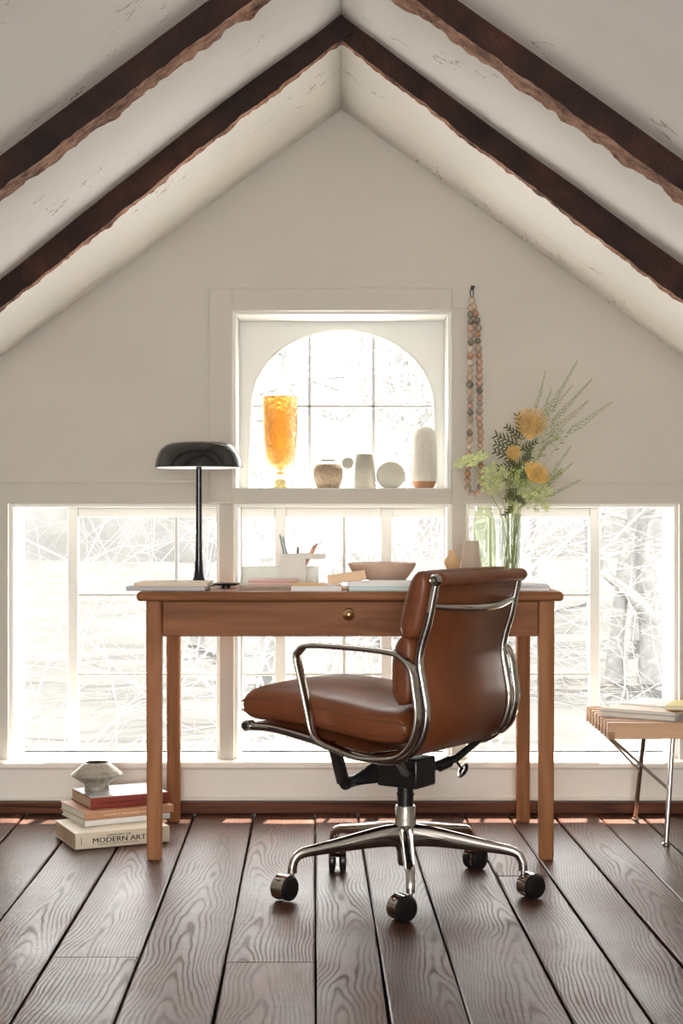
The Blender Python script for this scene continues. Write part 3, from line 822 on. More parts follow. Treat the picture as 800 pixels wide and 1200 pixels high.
mb, sm = pad([(-.133,.660),(-.143,.70),(-.156,.752),(-.174,.819)], .078, .222, (1, 0, 0), pe=4)
bp = obj('back_cushion', mb, M['leather'], chair, smooth=60); obj('seam', MB().tube(sm(.25), .0019, 6, closed=True), M['seam'], bp)
# spreaders
bow = [(-.196-.030*math.sin(PI*i/14), HV-2*HV*i/14, .738-.012*math.sin(PI*i/14)) for i in range(15)]
obj('back_spreader', MB().tube(bow, [.0075+.0035*math.sin(PI*i/14) for i in range(15)], 10), M['chrome'], chair, smooth=60)
obj('seat_spreader', MB().tube([(.10, v, .385-.012*math.cos(v/HV*PI/2)) for v in (-.21, -.15, -.08, 0, .08, .15, .21)], .011, 10), M['chrome'], chair, smooth=60)
obj('seat_spreader', MB().tube([(-.03, v, .368-.012*math.cos(v/HV*PI/2)) for v in (-.21, -.15, -.08, 0, .08, .15, .21)], .012, 10), M['chrome'], chair, smooth=60)
# tilt mechanism
me_ = MB().box(-.062, .055, -.048, .048, .268, .342)
me_.prism([(.045, .275), (.135, .258), (.148, .268), (.135, .285), (.06, .335), (.045, .335)], -.036, .036)
mech = obj('tilt_mechanism', me_, M['black'], chair, bevel=.005)
obj('pivot', MB().cyl((.138, -.062, .270), (.138, .062, .270), .0155, 20), M['gunmetal'], mech, smooth=40)
for v in (.060, -.070): obj('pivot_cap', MB().cyl((.138, v, .270), (.138, v+.010, .270), .018, 20), M['black'], mech, smooth=40)
for s_ in (1, -1):
    obj('tilt_arm', MB().obox((.066, .195*s_, .388), (.034, 0, -.002), (.004, .008*s_, .0), (.060, -.135*s_, -.122)), M['gunmetal'], mech, bevel=.002)
    obj('tilt_arm', MB().tube([(-.035, .04*s_, .305), (-.075, .13*s_, .325), (-.10, .205*s_, .366)], [.012, .010, .009], 10), M['black'], mech, smooth=50)
obj('grip', MB().cyl((-.052, -.078, .309), (-.066, -.110, .319), .0145, 14), M['black'], mech, smooth=40)
lv = obj('height_lever', MB().tube([(-.072, -.125, .326), (-.078, -.140, .306), (-.082, -.148, .296)], .0035, 8), M['black'], mech, smooth=50)
kn = obj('lever_disc', MB().lathe([(0, -.003), (.017, -.003), (.0215, 0), (.018, .003), (.012, .0035), (.010, .002), (0, .002)], 20), M['chrome'], mech, smooth=40)
kn.location = (-.083, -.150, .292); kn.rotation_euler = (R(-48), R(40), 0)
obj('column', MB().cyl((0, 0, .205), (0, 0, .275), .0205, 24).cyl((0, 0, .243), (0, 0, .25), .0225, 24), M['black'], chair, smooth=40)
base = obj('base_hub', MB().lathe([(0, .066), (.018, .066), (.021, .075), (.022, .10), (.027, .115), (.030, .14), (.0285, .17), (.0255, .185), (.0255, .214), (.024, .217), (0, .217)], 32), M['chrome'], chair, smooth=45)
spk = [(.018,.142,.060),(.06,.141,.054),(.12,.1345,.044),(.18,.1265,.035),(.235,.1195,.028),(.268,.1145,.025),(.285,.107,.023),(.294,.094,.021),(.298,.080,.022),(.2985,.066,.024)]
meas = {'f': (-.036, -.299), 'r': (.314, -.075), 'br': (.209, .259), 'bl': (-.173, .218), 'l': (-.312, -.101)}
axle = {'f': 122, 'r': 118, 'br': -40, 'bl': 2, 'l': 142}
rzc = math.atan2(CB, -CA)
sp_pts = crom([(r, 0, z) for r, z, h in spk], 4); hh = []
for i in range(len(spk)-1): hh += [spk[i][2]+(spk[i+1][2]-spk[i][2])*k/4 for k in range(4)]
hh.append(spk[-1][2])
smb = MB(); n_ = len(sp_pts)
# tapered spoke: width falls from hub to end
for i in range(n_): pass
def spoke_mesh():
    m = len(sp_pts); vs = []
    for i, p in enumerate(sp_pts):
        a = sp_pts[max(0, i-1)]; b = sp_pts[min(m-1, i+1)]; t = (b-a).normalized(); nn = t.cross(LV).normalized()
        w = (.036+(.022-.036)*min(1, i/(m*.7)))/2; h = hh[i]/2
        for k in range(12):
            a_ = 2*PI*k/12; c, s_ = math.cos(a_), math.sin(a_)
            vs.append(p+LV*w*math.copysign(abs(c)**.6, c)+nn*h*math.copysign(abs(s_)**.7, s_))
    fs = [(i*12+k, i*12+(k+1) % 12, (i+1)*12+(k+1) % 12, (i+1)*12+k) for i in range(m-1) for k in range(12)]
    fs += [tuple(range(11, -1, -1)), tuple((m-1)*12+k for k in range(12))]
    return MB().add(vs, fs).mesh('spoke', M['chrome'], 60)
SPM = spoke_mesh()
wheel_m = MB().lathe([(0, -.009), (.020, -.009), (.0285, -.0075), (.030, -.004), (.030, .004), (.0285, .0075), (.022, .009), (.021, .0078), (.009, .0075), (.008, .010), (0, .010)], 28, axis='x').mesh('wheel', M['black'], 40)
hm = MB(); vs = []; fs = []; n = 14                 # hood: a shell round the wheels' upper back half
for w in (-.0175, .0175):
    for r_ in (.0328, .0312):
        vs += [(w, r_*math.cos(R(-35)+R(190)*k/n), .030+r_*math.sin(R(-35)+R(190)*k/n)) for k in range(n+1)]
q = n+1
for k in range(n): fs += [(k, k+1, 2*q+k+1, 2*q+k), (q+k, 3*q+k, 3*q+k+1, q+k+1), (k, q+k, q+k+1, k+1), (2*q+k, 2*q+k+1, 3*q+k+1, 3*q+k)]
fs += [(0, 2*q, 3*q, q), (n, q+n, 3*q+n, 2*q+n)]
hm.add(vs, fs); hm.box(-.004, .004, -.022, .026, .012, .056)
hood_m = hm.mesh('hood', M['chrome'], 40)
stem_m = MB().cyl((0, 0, .050), (0, 0, .070), .0055, 12).mesh('caster_stem', M['steel'], 40)
for j, key in enumerate(('f', 'r', 'br', 'bl', 'l')):
    ang = R(-93+72*j+ (3, 8, 1, 5, 3)[j])
    o = share('spoke', SPM, chair, rot=(0, 0, ang-rzc))
    ex, ey = .2985*math.cos(ang), .2985*math.sin(ang)
    dx, dy = meas[key][0]-ex, meas[key][1]-ey; dl = math.hypot(dx, dy); kk = min(1, .020/max(dl, 1e-6))
    wx, wy = ex+dx*kk, ey+dy*kk
    c, s_ = math.cos(-rzc), math.sin(-rzc)
    cs = bpy.data.objects.new('caster', hood_m); COL.objects.link(cs); cs.parent = chair
    cs.location = (wx*c-wy*s_, wx*s_+wy*c, 0); cs.rotation_euler = (0, 0, R(axle[key])-rzc)
    share('wheel', wheel_m, cs, (.0145, 0, .030)); share('wheel', wheel_m, cs, (-.0145, 0, .030))
    st = share('caster_stem', stem_m, cs)
    # stem stands under the spoke's tip
    ox, oy = ex-wx, ey-wy; a_ = -R(axle[key]); st.location = (ox*math.cos(a_)-oy*math.sin(a_), ox*math.sin(a_)+oy*math.cos(a_), 0)

# ================================================================ things on the desk
lamp = thing('desk_lamp', 'black enamel desk lamp with a wide mushroom shade on slim pole', 'lamp', (X(233, 4.72), 4.72, T))
zl, zh = Z(548, 4.72)-T, Z(518, 4.72)-T; rr = .131; h = zh-zl
out = [(rr, 0), (rr*.995, .10*h), (rr*.975, .30*h), (rr*.93, .52*h), (rr*.86, .72*h), (rr*.76, .87*h), (rr*.62, .96*h), (rr*.4, .995*h), (0, h)]
sh = MB().lathe([(0, h-.006)]+[(r*.97, max(.0, z-.004)) for r, z in reversed(out[1:-1])]+[(rr-.004, 0)]+[(r, z) for r, z in out], 56)
so = obj('lamp_shade', sh, M['lamp_black'], lamp, smooth=40); so.location = (0, 0, zl)
li = MB().lathe([(0, h-.0065)]+[(r*.965, z-.0045) for r, z in reversed(out[1:-1])], 48)
lo = obj('shade_lining', MB().lathe([(0, .022), (.10, .020), (.122, .006), (.1255, .001), (.1235, -.001), (0, .018)], 48), M['cream'], so, smooth=40)
obj('pole', MB().lathe([(0, 0), (.0118, .0), (.0112, .06), (.0095, .16), (.0088, zl-.06), (.0088, zl+.03), (0, zl+.03)], 20), M['lamp_black'], lamp, smooth=40)
obj('lamp_base', MB().lathe([(0, 0), (.052, 0), (.053, .003), (.050, .006), (.028, .009), (.021, .016), (.0165, .028), (.0135, .045), (.0122, .075), (0, .075)], 36), M['lamp_black'], lamp, smooth=40)

def book(label, loc, rz, L, D, H, cover, pages='paper', hard=True, cat='book', name='book', group=None, over=.003, t=.0022, origin='corner'):
    """spine along local x at y = 0, fore edge at y = D; loc is the spine's left bottom corner"""
    b = thing(name, label, cat, loc, rz, group)
    if hard:
        c = MB().box(0, L, 0, D, 0, t).box(0, L, 0, D, H-t, H)
        n = 8; poly = []
        for k in range(n+1):
            a = -PI/2+PI*k/n; poly.append((-.25*H*math.cos(a)*.35, H/2+math.sin(a)*H/2))
        vs = [(0, y, z) for y, z in poly]+[(L, y, z) for y, z in poly]+[(0, y+t, z) for y, z in poly]+[(L, y+t, z) for y, z in poly]
        q = n+1; fs = []
        for k in range(n): fs += [(k, k+1, q+k+1, q+k), (2*q+k, 3*q+k, 3*q+k+1, 2*q+k+1), (k, 2*q+k, 2*q+k+1, k+1), (q+k, q+k+1, 3*q+k+1, 3*q+k)]
        c.add(vs, fs)
        obj('cover', c, M[cover], b, smooth=30)
        obj('pages', MB().box(over, L-over, .003, D-over, t, H-t), M[pages], b)
    else:
        obj('cover', MB().box(0, L, 0, D, H-.001, H).box(0, L, 0, D, 0, .001).box(0, L, 0, .0012, .001, H-.001), M[cover], b)
        obj('pages', MB().box(.0008, L-.0008, .0012, D-.0008, .001, H-.001), M[pages], b)
    return b
def atp(px, d, z=T): return (X(px, d), d, z)
book('thin grey book jutting past the left edge of the desk top', atp(147.5, 4.40), 0, X(240, 4.4)-X(147.5, 4.4), .17, .0115, 'greycover', 'white_paper', group=None)
book('thin beige book lying on the grey book by the lamp', (X(157, 4.405), 4.405, T+.0118), R(-1), X(243.5, 4.4)-X(157, 4.4), .165, .0105, 'sandcover')
ds = thing('pen_tray', 'low flat black tray on a small foot beside the lamp', 'tray', (X(264.5, 4.58), 4.58, T))
obj('dish', MB().lathe([(0, .0075), (.030, .0075), (.037, .010), (.0405, .0135), (.038, .0135), (.03, .0105), (0, .0095)], 32), M['black'], ds, smooth=40)
obj('foot', MB().lathe([(0, 0), (.014, 0), (.013, .008), (0, .008)], 24), M['black'], ds, smooth=40)
book('closed brown notebook with a pale edge in front of the pink pad', atp(282, 4.47), 0, .150, .10, .009, 'browncover', 'paper', hard=False, cat='notebook', name='notebook')
pk = thing('note_pad', 'thick pale pink pad lying in front of the pen cup', 'notepad', (X(291, 4.59), 4.59, T))
obj('sheets', MB().box(0, .148, 0, .045, 0, .016), M['pink'], pk, bevel=.002); obj('cover_sheet', MB().box(-.001, .142, -.001, .046, .0162, .024), M['pink'], pk, bevel=.003)
# letter tray: base, back and low sides
lt = thing('letter_tray', 'pale cream letter tray standing behind the pen cup', 'tray', (X(327, 4.74), 4.74, T))
wx = (X(373, 4.74)-X(281, 4.74))/2; hz = .056
obj('back_panel', MB().box(-wx, wx, .072, .078, 0, hz), M['traycream'], lt, bevel=.002); obj('floor_panel', MB().box(-wx, wx, 0, .072, 0, .005), M['traycream'], lt, bevel=.001)
for sx_ in (-1, 1):
    x0 = -wx if sx_ < 0 else wx-.005
    obj('side_panel', MB().add([(x0, 0, .005), (x0+.005, 0, .005), (x0+.005, .072, .005), (x0, .072, .005), (x0, 0, .020), (x0+.005, 0, .020), (x0+.005, .072, hz), (x0, .072, hz)], [(3,2,1,0),(4,5,6,7),(0,1,5,4),(1,2,6,5),(2,3,7,6),(3,0,4,7)]), M['traycream'], lt)
# pen cup with a side shelf
pd = 4.655; pc = thing('pen_cup', 'cream square pen cup with a ledge sticking out at its rim', 'pen cup', (X(343.7, pd), pd+.035, T))
hw = (X(358.3, pd)-X(329, pd))/2; ph = Z(649, pd)-T; w = .004
cu = MB().box(-hw, hw, -.035, -.035+w, 0, ph).box(-hw, hw, .031, .035, 0, ph).box(-hw, -hw+w, -.031, .031, 0, ph).box(hw-w, hw, -.031, .031, 0, ph).box(-hw+w, hw-w, -.031, .031, 0, w)
obj('cup', cu, M['cream'], pc); obj('ledge', MB().box(hw, hw+X(381.5, pd)-X(358.3, pd), -.035, .035, ph-.0155, ph), M['cream'], pc, bevel=.001)
def pen(label, a, b, d, r, mat, name='pen', tip=None):
    t = thing(name, label, 'pen' if name == 'pen' else 'pencil', (X(a[0], d), d, Z(a[1], d)))
    A = Vector((0, 0, 0)); B = Vector((X(b[0], d), d+.006, Z(b[1], d)))-t.location; dv = (B-A).normalized()
    obj('barrel', MB().cyl(A, B-dv*.008, r, 10), M[mat], t, smooth=40); obj('tip', MB().cyl(B-dv*.008, B, r, 10, r*.45), M[tip or mat], t, smooth=40)
    return t
pen('tall grey blue pen leaning left in the pen cup', (340, 683), (327.5, 626), pd+.025, .0032, 'pen_grey')
pen('shorter grey blue pen leaning left in the pen cup', (343.5, 683), (331, 629), pd+.045, .0032, 'pen_grey')
pen('short dark pen poking out of the middle of the pen cup', (344.5, 683), (349.3, 640), pd+.03, .0030, 'pen_dark')
pen('coral pencil leaning right in the pen cup', (347, 683), (372, 636), pd+.028, .0034, 'pen_pink', 'pencil', 'pen_dark')
pen('pinkish pencil lower beside the coral one in the cup', (347, 683), (368, 639), pd+.046, .0032, 'pen_pink', 'pencil', 'pen_dark')
np_ = book('white writing pad at the front edge of the desk', atp(341, 4.385), 0, X(400, 4.385)-X(341, 4.385), .10, .0125, 'white_paper', 'white_paper', hard=False, cat='notepad', name='writing_pad')
pc2 = thing('pencil', 'natural wood pencil lying on the white writing pad', 'pencil', (X(341.5, 4.43), 4.43, T+.0125+.0048))
L = X(377, 4.43)-X(341.5, 4.43)
obj('barrel', MB().tube([(0, 0, 0), (L, .004, 0)], .0048, 6), M['pencil'], pc2); obj('tip', MB().tube([(L, .004, 0), (L+.022, .0065, -.002)], [.0048, .001], 6), M['blush'], pc2)
# stapler
st = thing('stapler', 'peach coloured stapler, its arm raised, in front of the bowl', 'stapler', (X(385, 4.50), 4.50, T))
W_ = .020
ar = MB().obox((.000, -W_/2, .0135), (.108, 0, .016), (0, W_, 0), (-.005, 0, .026)); obj('arm', ar, M['peach'], st, bevel=.0015)
obj('base', MB().box(.018, .120, -W_/2, W_/2, 0, .006).box(.022, .040, -W_/2, W_/2, .006, .0135), M['peach'], st, bevel=.001); obj('magazine', MB().obox((.036, -.006, .0105), (.076, 0, .0105), (0, .012, 0), (0, 0, .007)), M['steel'], st)
book('large book with pale aqua cover under the white magazine on the desk', (X(409, 4.38), 4.38, T), 0, .245, .16, .0135, 'aqua', 'white_paper')
book('white magazine lying on the aqua book by the bowl', (X(407, 4.385), 4.385, T+.0137), R(1.2), .235, .15, .011, 'white_paper', 'greycover', hard=False, cat='magazine', name='magazine')
# bowl and ceramics
bw = thing('bowl', 'wide shallow blush ceramic bowl standing on the desk', 'bowl', (X(447.5, 4.69), 4.69, T))
br_, bh = 40.5*4.69/F, Z(660, 4.69)-T
obj('body', MB().lathe([(0, .0), (br_*.50, .0), (br_*.54, .004), (br_*.78, bh*.45), (br_*.93, bh*.78), (br_, bh), (br_-.004, bh+.002), (br_-.008, bh), (br_*.84, bh*.75), (br_*.66, bh*.42), (br_*.4, .012), (0, .010)], 56), M['blush'], bw, smooth=40)
v1 = thing('vase', 'small peach bud vase with round belly behind the chair', 'vase', (X(529.5, 4.70), 4.70, T)); d = 4.70
def pr(lst, d, cx): return [((px-cx)*d/F if px else 0, max(0, Z(py, d)-T)) for px, py in lst]
obj('body', MB().lathe([(0, 0)]+pr([(541, 690), (544, 681), (541, 672.5), (535.5, 667.5), (537, 664.5), (539.3, 659), (538, 654.5), (534, 651), (532.8, 647), (533.4, 644.8), (531.4, 644.5), (531, 652)], d, 529.5)+[(0, Z(652, d)-T)], 36), M['peach'], v1, smooth=50)
v2 = thing('vase', 'taupe cone shaped vase beside the small peach one', 'vase', (X(552, 4.74), 4.74, T)); d = 4.74
obj('body', MB().lathe([(0, 0)]+pr([(567, 690), (567.3, 684), (560.6, 634.3), (559.4, 633.6), (558.6, 634.6), (563, 680)], d, 552)+[(0, .015)], 36), M['taupe'], v2, smooth=50)
gv = thing('glass_vase', 'pale green glass bottle vase with soft shoulders near the flowers', 'vase', (X(567, 4.83), 4.83, T)); d = 4.83
obj('body', MB().lathe([(0, .004)]+pr([(581, 688), (583, 684), (583, 640), (582.6, 622), (580.5, 611), (577.8, 604), (577.2, 596), (578.4, 593.5)], d, 567), 40, caps=False), M['green_glass'], gv, smooth=50)
cvx, cvd = X(597.5, 4.72), 4.72
cv = thing('glass_vase', 'clear straight glass vase holding the flower stems', 'vase', (cvx, cvd, T))
ch = Z(602, cvd)-T; cr = 12.8*cvd/F
obj('body', MB().lathe([(0, .001), (cr-.002, .001), (cr, .004), (cr*.97, ch*.6), (cr*1.02, ch), (cr*1.02-.002, ch), (cr*.97-.002, ch*.6), (cr-.003, .008), (0, .008)], 40), M['clear'], cv, smooth=50)
for k, (lab, px, dd, L, D, rz, m) in enumerate((('open white magazine at the right end of the desk', 560, 4.40, .17, .24, 2, 'white_paper'),)):
    book(lab, (X(px, dd), dd, T), R(rz), L+.03, D, .007, m, 'greycover', hard=False, cat='magazine', name='magazine')
book('thin grey leaflet lying on the white magazine at the desk end', (X(575, 4.44), 4.44, T+.0072), R(-4), .165, .19, .004, 'greycover', 'white_paper', hard=False, cat='leaflet', name='leaflet')

# ================================================================ ceramics on the arched window's sill
SD = YW+.11; ZS = Z_SILL4+.003
def onsill(px): return (X(px, SD), SD, ZS)
av = thing('goblet_vase', 'tall amber glass goblet vase on the arched window sill', 'vase', onsill(328.5))
def ps(lst, cx): return [((px-cx)*SD/F, Z(py, SD)-ZS) for px, py in lst]
H0 = Z(573, SD)
cup_o = ps([(331, 551.5), (335.5, 549), (341, 545), (345, 538), (347, 525), (348.2, 505), (348.9, 485), (349.4, 466.5), (348.6, 465.2)], 328.5)
cup_i = ps([(347.0, 466.5), (346.6, 485), (345.6, 505), (344.2, 524), (341.5, 536), (337, 542), (332, 544.5)], 328.5)
obj('cup', MB().lathe([(0, cup_o[0][1])]+cup_o+cup_i+[(0, Z(545, SD)-ZS)], 48), M['amber'], av, smooth=50)
obj('stem', MB().lathe([(0, Z(556.5, SD)-ZS)]+ps([(336, 556), (334, 553.8), (331.5, 552.3)], 328.5)+[(0, Z(552, SD)-ZS)], 36), M['amber'], av, smooth=50)
obj('foot', MB().lathe([(0, .0005)]+ps([(340.5, 572.8), (340.5, 568.5), (338.5, 563), (337, 557), (336, 556.3)], 328.5)+[(0, Z(556.6, SD)-ZS)], 36), M['amber_pale'], av, smooth=50)
rp = thing('round_pot', 'squat round sandy clay pot between the amber vase and discs', 'pot', onsill(384.3))
obj('body', MB().lathe([(0, 0)]+ps([(396, 573.5), (399, 568), (401.8, 558), (401.5, 550), (399, 544.5)], 384.3)+[(0, Z(544.5, SD)-ZS)], 40), M['sand'], rp, smooth=50)
obj('shoulder', MB().lathe([(0, Z(546, SD)-ZS)]+ps([(399, 544.6), (396, 541.6), (393, 540.6), (392.5, 538.6), (390.5, 538.6), (390.5, 545)], 384.3)+[(0, Z(545, SD)-ZS)], 40), M['sand_top'], rp, smooth=50)
obj('mouth', MB().lathe([(0, Z(543, SD)-ZS)]+ps([(392.9, 540.4), (392.7, 539.4)], 384.3)+[(0, Z(541, SD)-ZS)], 40), M['dark_hole'], rp, smooth=50)
cy = thing('disc_vase', 'grey clay cylinder vase with a round disc on either side', 'vase', onsill(427.5))
obj('cylinder', MB().lathe([(0, 0)]+ps([(439.3, 573.5), (440.2, 570), (438.3, 533.5), (437.6, 532.2), (436, 532.6), (436, 560)], 427.5)+[(0, .03)], 40), M['greystone'], cy, smooth=50)
def disc(px, py, r, nm):
    m = MB().lathe([(0, -.008), (r-.003, -.008), (r, -.005), (r, .005), (r-.003, .008), (0, .008)], 40, axis='y')
    o = obj(nm, m, M['greystone'], cy, smooth=40); o.location = (X(px, SD)-cy.location.x, 0, Z(py, SD)-ZS)
disc(407.3, 542.2, 6.9*SD/F, 'small_disc'); disc(457.8, 556.8, 16.8*SD/F, 'large_disc')
tv = thing('capsule_vase', 'tall speckled white capsule vase with bare terracotta foot', 'vase', onsill(497))
obj('body', MB().lathe([(0, .012)]+ps([(511, 564.0), (511.4, 555), (511.2, 520), (510.6, 512), (508.6, 505.5), (505, 501.3), (500.5, 499.3)], 497)+[(0, Z(499, SD)-ZS)], 44), M['speckle'], tv, smooth=50)
obj('foot', MB().lathe([(0, 0)]+ps([(505.5, 573.5), (509.3, 569.5), (511, 564)], 497)+[(0, Z(564, SD)-ZS)], 44), M['terracotta'], tv, smooth=50, label='bare terracotta foot of the vase')

# ================================================================ bead garland on the wall
BD = YW-.024
ga = thing('bead_garland', 'long loop of clay beads hanging from a nail by the window', 'garland', (X(552, BD), BD, Z(575, BD)))
gp = [(552.4, 351), (551.6, 360), (551.3, 375), (551.2, 400), (550.6, 425), (550.2, 450), (550.8, 480), (550.2, 505), (549.8, 520), (548.4, 540), (547.3, 558), (547.8, 572), (552, 578.5), (558.5, 578), (563, 570), (563.5, 550), (562.6, 525), (562.9, 507), (561.5, 490), (562.1, 470), (561.4, 450), (561.5, 430), (560.6, 410), (559.4, 395), (559.9, 385), (558.6, 375), (556.5, 366), (553.9, 356), (552.9, 351)]
gw = crom([(X(x, BD), BD, Z(y, BD)) for x, y in gp], 8)
def rel(p, o): return p-o.location
obj('string', MB().tube([rel(p, ga) for p in gw], .0011, 5), M['sandcover'], ga)
beadm = [stone('bead_clay_%s' % nm, c, tuple(x*.6 for x in c), .64, .8, 150, .2) for nm, c in (('tan', (.50, .375, .275)), ('pink', (.50, .325, .245)), ('grey', (.20, .17, .13)), ('cream', (.60, .50, .395)), ('rust', (.44, .245, .155)), ('mushroom', (.40, .31, .24)))]
bme = []
for m in beadm: bme.append(MB().ball((0, 0, 0), 1, 12, 8).mesh('bead', m, 60))
acc = 0; last = gw[0]; nextd = .004; rg = random.Random(11)
seqA = [3, 0, 2, 2, 1, 5, 2, 3, 4, 3, 0, 0, 2, 0, 5, 1, 2, 5, 3, 2, 0, 3, 1, 3, 1, 4, 1]
kbead = 0; r_prev = .0115
for p in gw[1:]:
    seg = (p-last).length
    while acc+seg >= nextd:
        c = last.lerp(p, (nextd-acc)/seg); r_ = .0112+rg.uniform(-.0009, .0012)
        mi = seqA[kbead] if kbead < len(seqA) else rg.choice([1, 1, 0, 5, 4, 1, 5, 2, 0])
        share('bead', bme[mi], ga, rel(c+Vector((0, rg.uniform(-.002, .0)-.001, 0)), ga), (rg.uniform(0, 3), rg.uniform(0, 3), 0), (r_, r_, r_*.96)); kbead += 1
        nextd += 2*r_*.985
    acc += seg; last = p
obj('hook', MB().tube([rel(Vector((X(553.5, BD), YW-.002, Z(338, BD))), ga), rel(Vector((X(553.5, BD), YW-.016, Z(338, BD))), ga), rel(Vector((X(553.4, BD), YW-.026, Z(336.5, BD))), ga)], .004, 8).box(*[v for k_, (a_, b_) in enumerate(((X(551.8, BD), X(556.5, BD)), (YW-.022, YW-.010), (Z(338, BD), Z(334.5, BD)))) for v in (a_-ga.location[k_], b_-ga.location[k_])]), M['gunmetal'], ga, smooth=40)
obj('cord_loop', MB().tube([rel(Vector((X(x, BD), BD, Z(y, BD))), ga) for x, y in ((552.6, 351), (551, 346), (550.6, 341), (552, 337.5), (553.8, 338), (554.6, 342), (554, 347), (552.9, 351))], .0016, 6), M['black'], ga)
# ================================================================ flowers in the clear vase
def P(px, py, d): return Vector((X(px, d), d, Z(py, d)))
FL0 = Vector((cvx, cvd, T+.012))
srg = random.Random(77)
def stem_path(foot, mouth, pts):
    """foot: offset on the vase floor; mouth: point where it leaves the vase; pts: on to the head"""
    return crom([FL0+Vector((srg.uniform(-.022, .024), foot[1]*1.5+srg.uniform(-.012, .012), srg.uniform(0, .012))), mouth]+pts, 6)
def flower(name, label, path, r0, r1, cat='flower', group=None):
    t = thing(name, label, cat, tuple(path[0]), 0, group); n = len(path)
    obj('stem', MB().tube([p-path[0] for p in path], [r0+(r1-r0)*i/(n-1) for i in range(n)], 6), M['stem'], t, smooth=60)
    return t
def umbel(label, foot, mouth, pts, nrm, rad, seed, cup=.35):
    rg = random.Random(seed); path = stem_path(foot, mouth, pts); t = flower('wild_carrot', label, path, .0016, .0013)
    o = path[0]; c = path[-1]; nrm = Vector(nrm).normalized(); u = nrm.orthogonal().normalized(); w = nrm.cross(u)
    rays = MB(); fl = MB()
    for k in range(46):
        rho = math.sqrt((k+.5)/46); a = k*2.39996+rg.uniform(-.2, .2)
        tip = c+(u*math.cos(a)+w*math.sin(a))*rad*rho+nrm*(rad*cup*(1.15-.55*rho*rho)+rg.uniform(-.003, .003))
        m_ = c.lerp(tip, .55)+nrm*(-rad*.06)
        rays.tube([c-o, m_-o, tip-o], [.0006, .0005, .0004], 3, cap=False)
        for q in range(20):
            b = rg.uniform(0, 2*PI); rr_ = rad*.145*math.sqrt(rg.random())
            f = tip+(u*math.cos(b)+w*math.sin(b))*rr_+nrm*(rg.uniform(-.001, .003))
            rays.add([tip-o-nrm*.003, f-o, f-o+u*.0004], [(0, 1, 2)])
            fl.speck(f-o, rg.uniform(.0021, .0033), d=nrm)
    obj('rays', rays, M['umbelray'], t, kind='stuff'); obj('florets', fl, M['umbel'], t, kind='stuff')
    br = MB()
    for k in range(9):
        a = 2*PI*k/9; dv = (u*math.cos(a)+w*math.sin(a)); br.tube([c-o, c-o+dv*.012-nrm*.004, c-o+dv*.02-nrm*.010], [.0006, .0005, .0002], 3)
    obj('bracts', br, M['stem'], t)
    return t
umbel('broad flat green white flower head leaning left over the beads', (-.010, .004), P(587, 604, 4.705), [P(583, 594, 4.70), P(571, 574, 4.68), P(563, 560, 4.66), P(553, 541, 4.65)], (-.35, -.35, 1), .052, 1, .12)
umbel('round pale green flower head turned to the camera, left of centre', (-.004, -.004), P(592, 602, 4.71), [P(589, 590, 4.70), P(583, 574, 4.68), P(579, 562, 4.665)], (-.55, -.75, .3), .050, 2, .22)
umbel('rounded pale green flower head low on the vase right side', (.010, 0), P(606, 602, 4.71), [P(612, 594, 4.70), P(622, 586, 4.68), P(628, 581, 4.665)], (.35, -.85, .15), .050, 3, .28)
umbel('small pale flower head deep between the larger two', (.004, .008), P(599, 600, 4.735), [P(600, 585, 4.75), P(603, 568, 4.76), P(606, 558, 4.765)], (.1, -.8, .5), .036, 4, .25)

def banksia(label, foot, mouth, pts, rad, hgt, seed, mat, curl=1.0, nm='pincushion_flower'):
    rg = random.Random(seed); path = stem_path(foot, mouth, pts); t = flower(nm, label, path, .0017, .0016)
    o = path[0]; ax = (path[-1]-path[-2]).normalized(); c = path[-1]; u = ax.orthogonal().normalized(); w = ax.cross(u)
    core = MB().ball((0, 0, 0), 1, 10, 8)
    core.v = [tuple((c-o)+u*(x*rad*.5)+w*(y*rad*.5)+ax*(z*hgt*.42)) for x, y, z in core.v]
    obj('flower_core', core, M['ochre'], t, smooth=60)
    st_ = MB(); tp = MB()
    for k in range(190):
        z = 1-2*(k+.5)/190; a = k*2.39996; rr_ = math.sqrt(max(0, 1-z*z)); dv = u*math.cos(a)*rr_+w*math.sin(a)*rr_
        p0 = c+dv*rad*.42+ax*z*hgt*.38; p1 = p0+(dv+ax*.3)*rad*rg.uniform(.35, .55); p2 = p1+(dv*.25+ax*curl)*rad*rg.uniform(.2, .42)
        st_.tube([p0-o, p1-o, p2-o], [.0010, .0009, .0007], 3, cap=False); tp.speck(p2-o, .0016, d=ax)
    obj('styles', st_, M[mat], t, kind='stuff'); obj('style_tips', tp, M['gold'], t, kind='stuff')
    return t
banksia('large golden brown bloom at the top of the bunch', (.0, .004), P(598, 602, 4.72), [P(603, 570, 4.71), P(612, 535, 4.70), P(619, 512, 4.69), P(621, 500, 4.69)], .050, .095, 7, 'ochre', 1.0)
banksia('bright golden bloom just above the low pale flower head', (.006, -.004), P(602, 602, 4.71), [P(608, 588, 4.70), P(620, 566, 4.66), P(627, 556, 4.645)], .042, .060, 8, 'gold', .4)
banksia('small ochre bud among the dark toothed leaves', (-.006, 0), P(596, 602, 4.72), [P(597, 575, 4.70), P(600, 545, 4.68), P(601, 534, 4.675)], .020, .055, 9, 'ochre', 1.0, 'flower_bud')

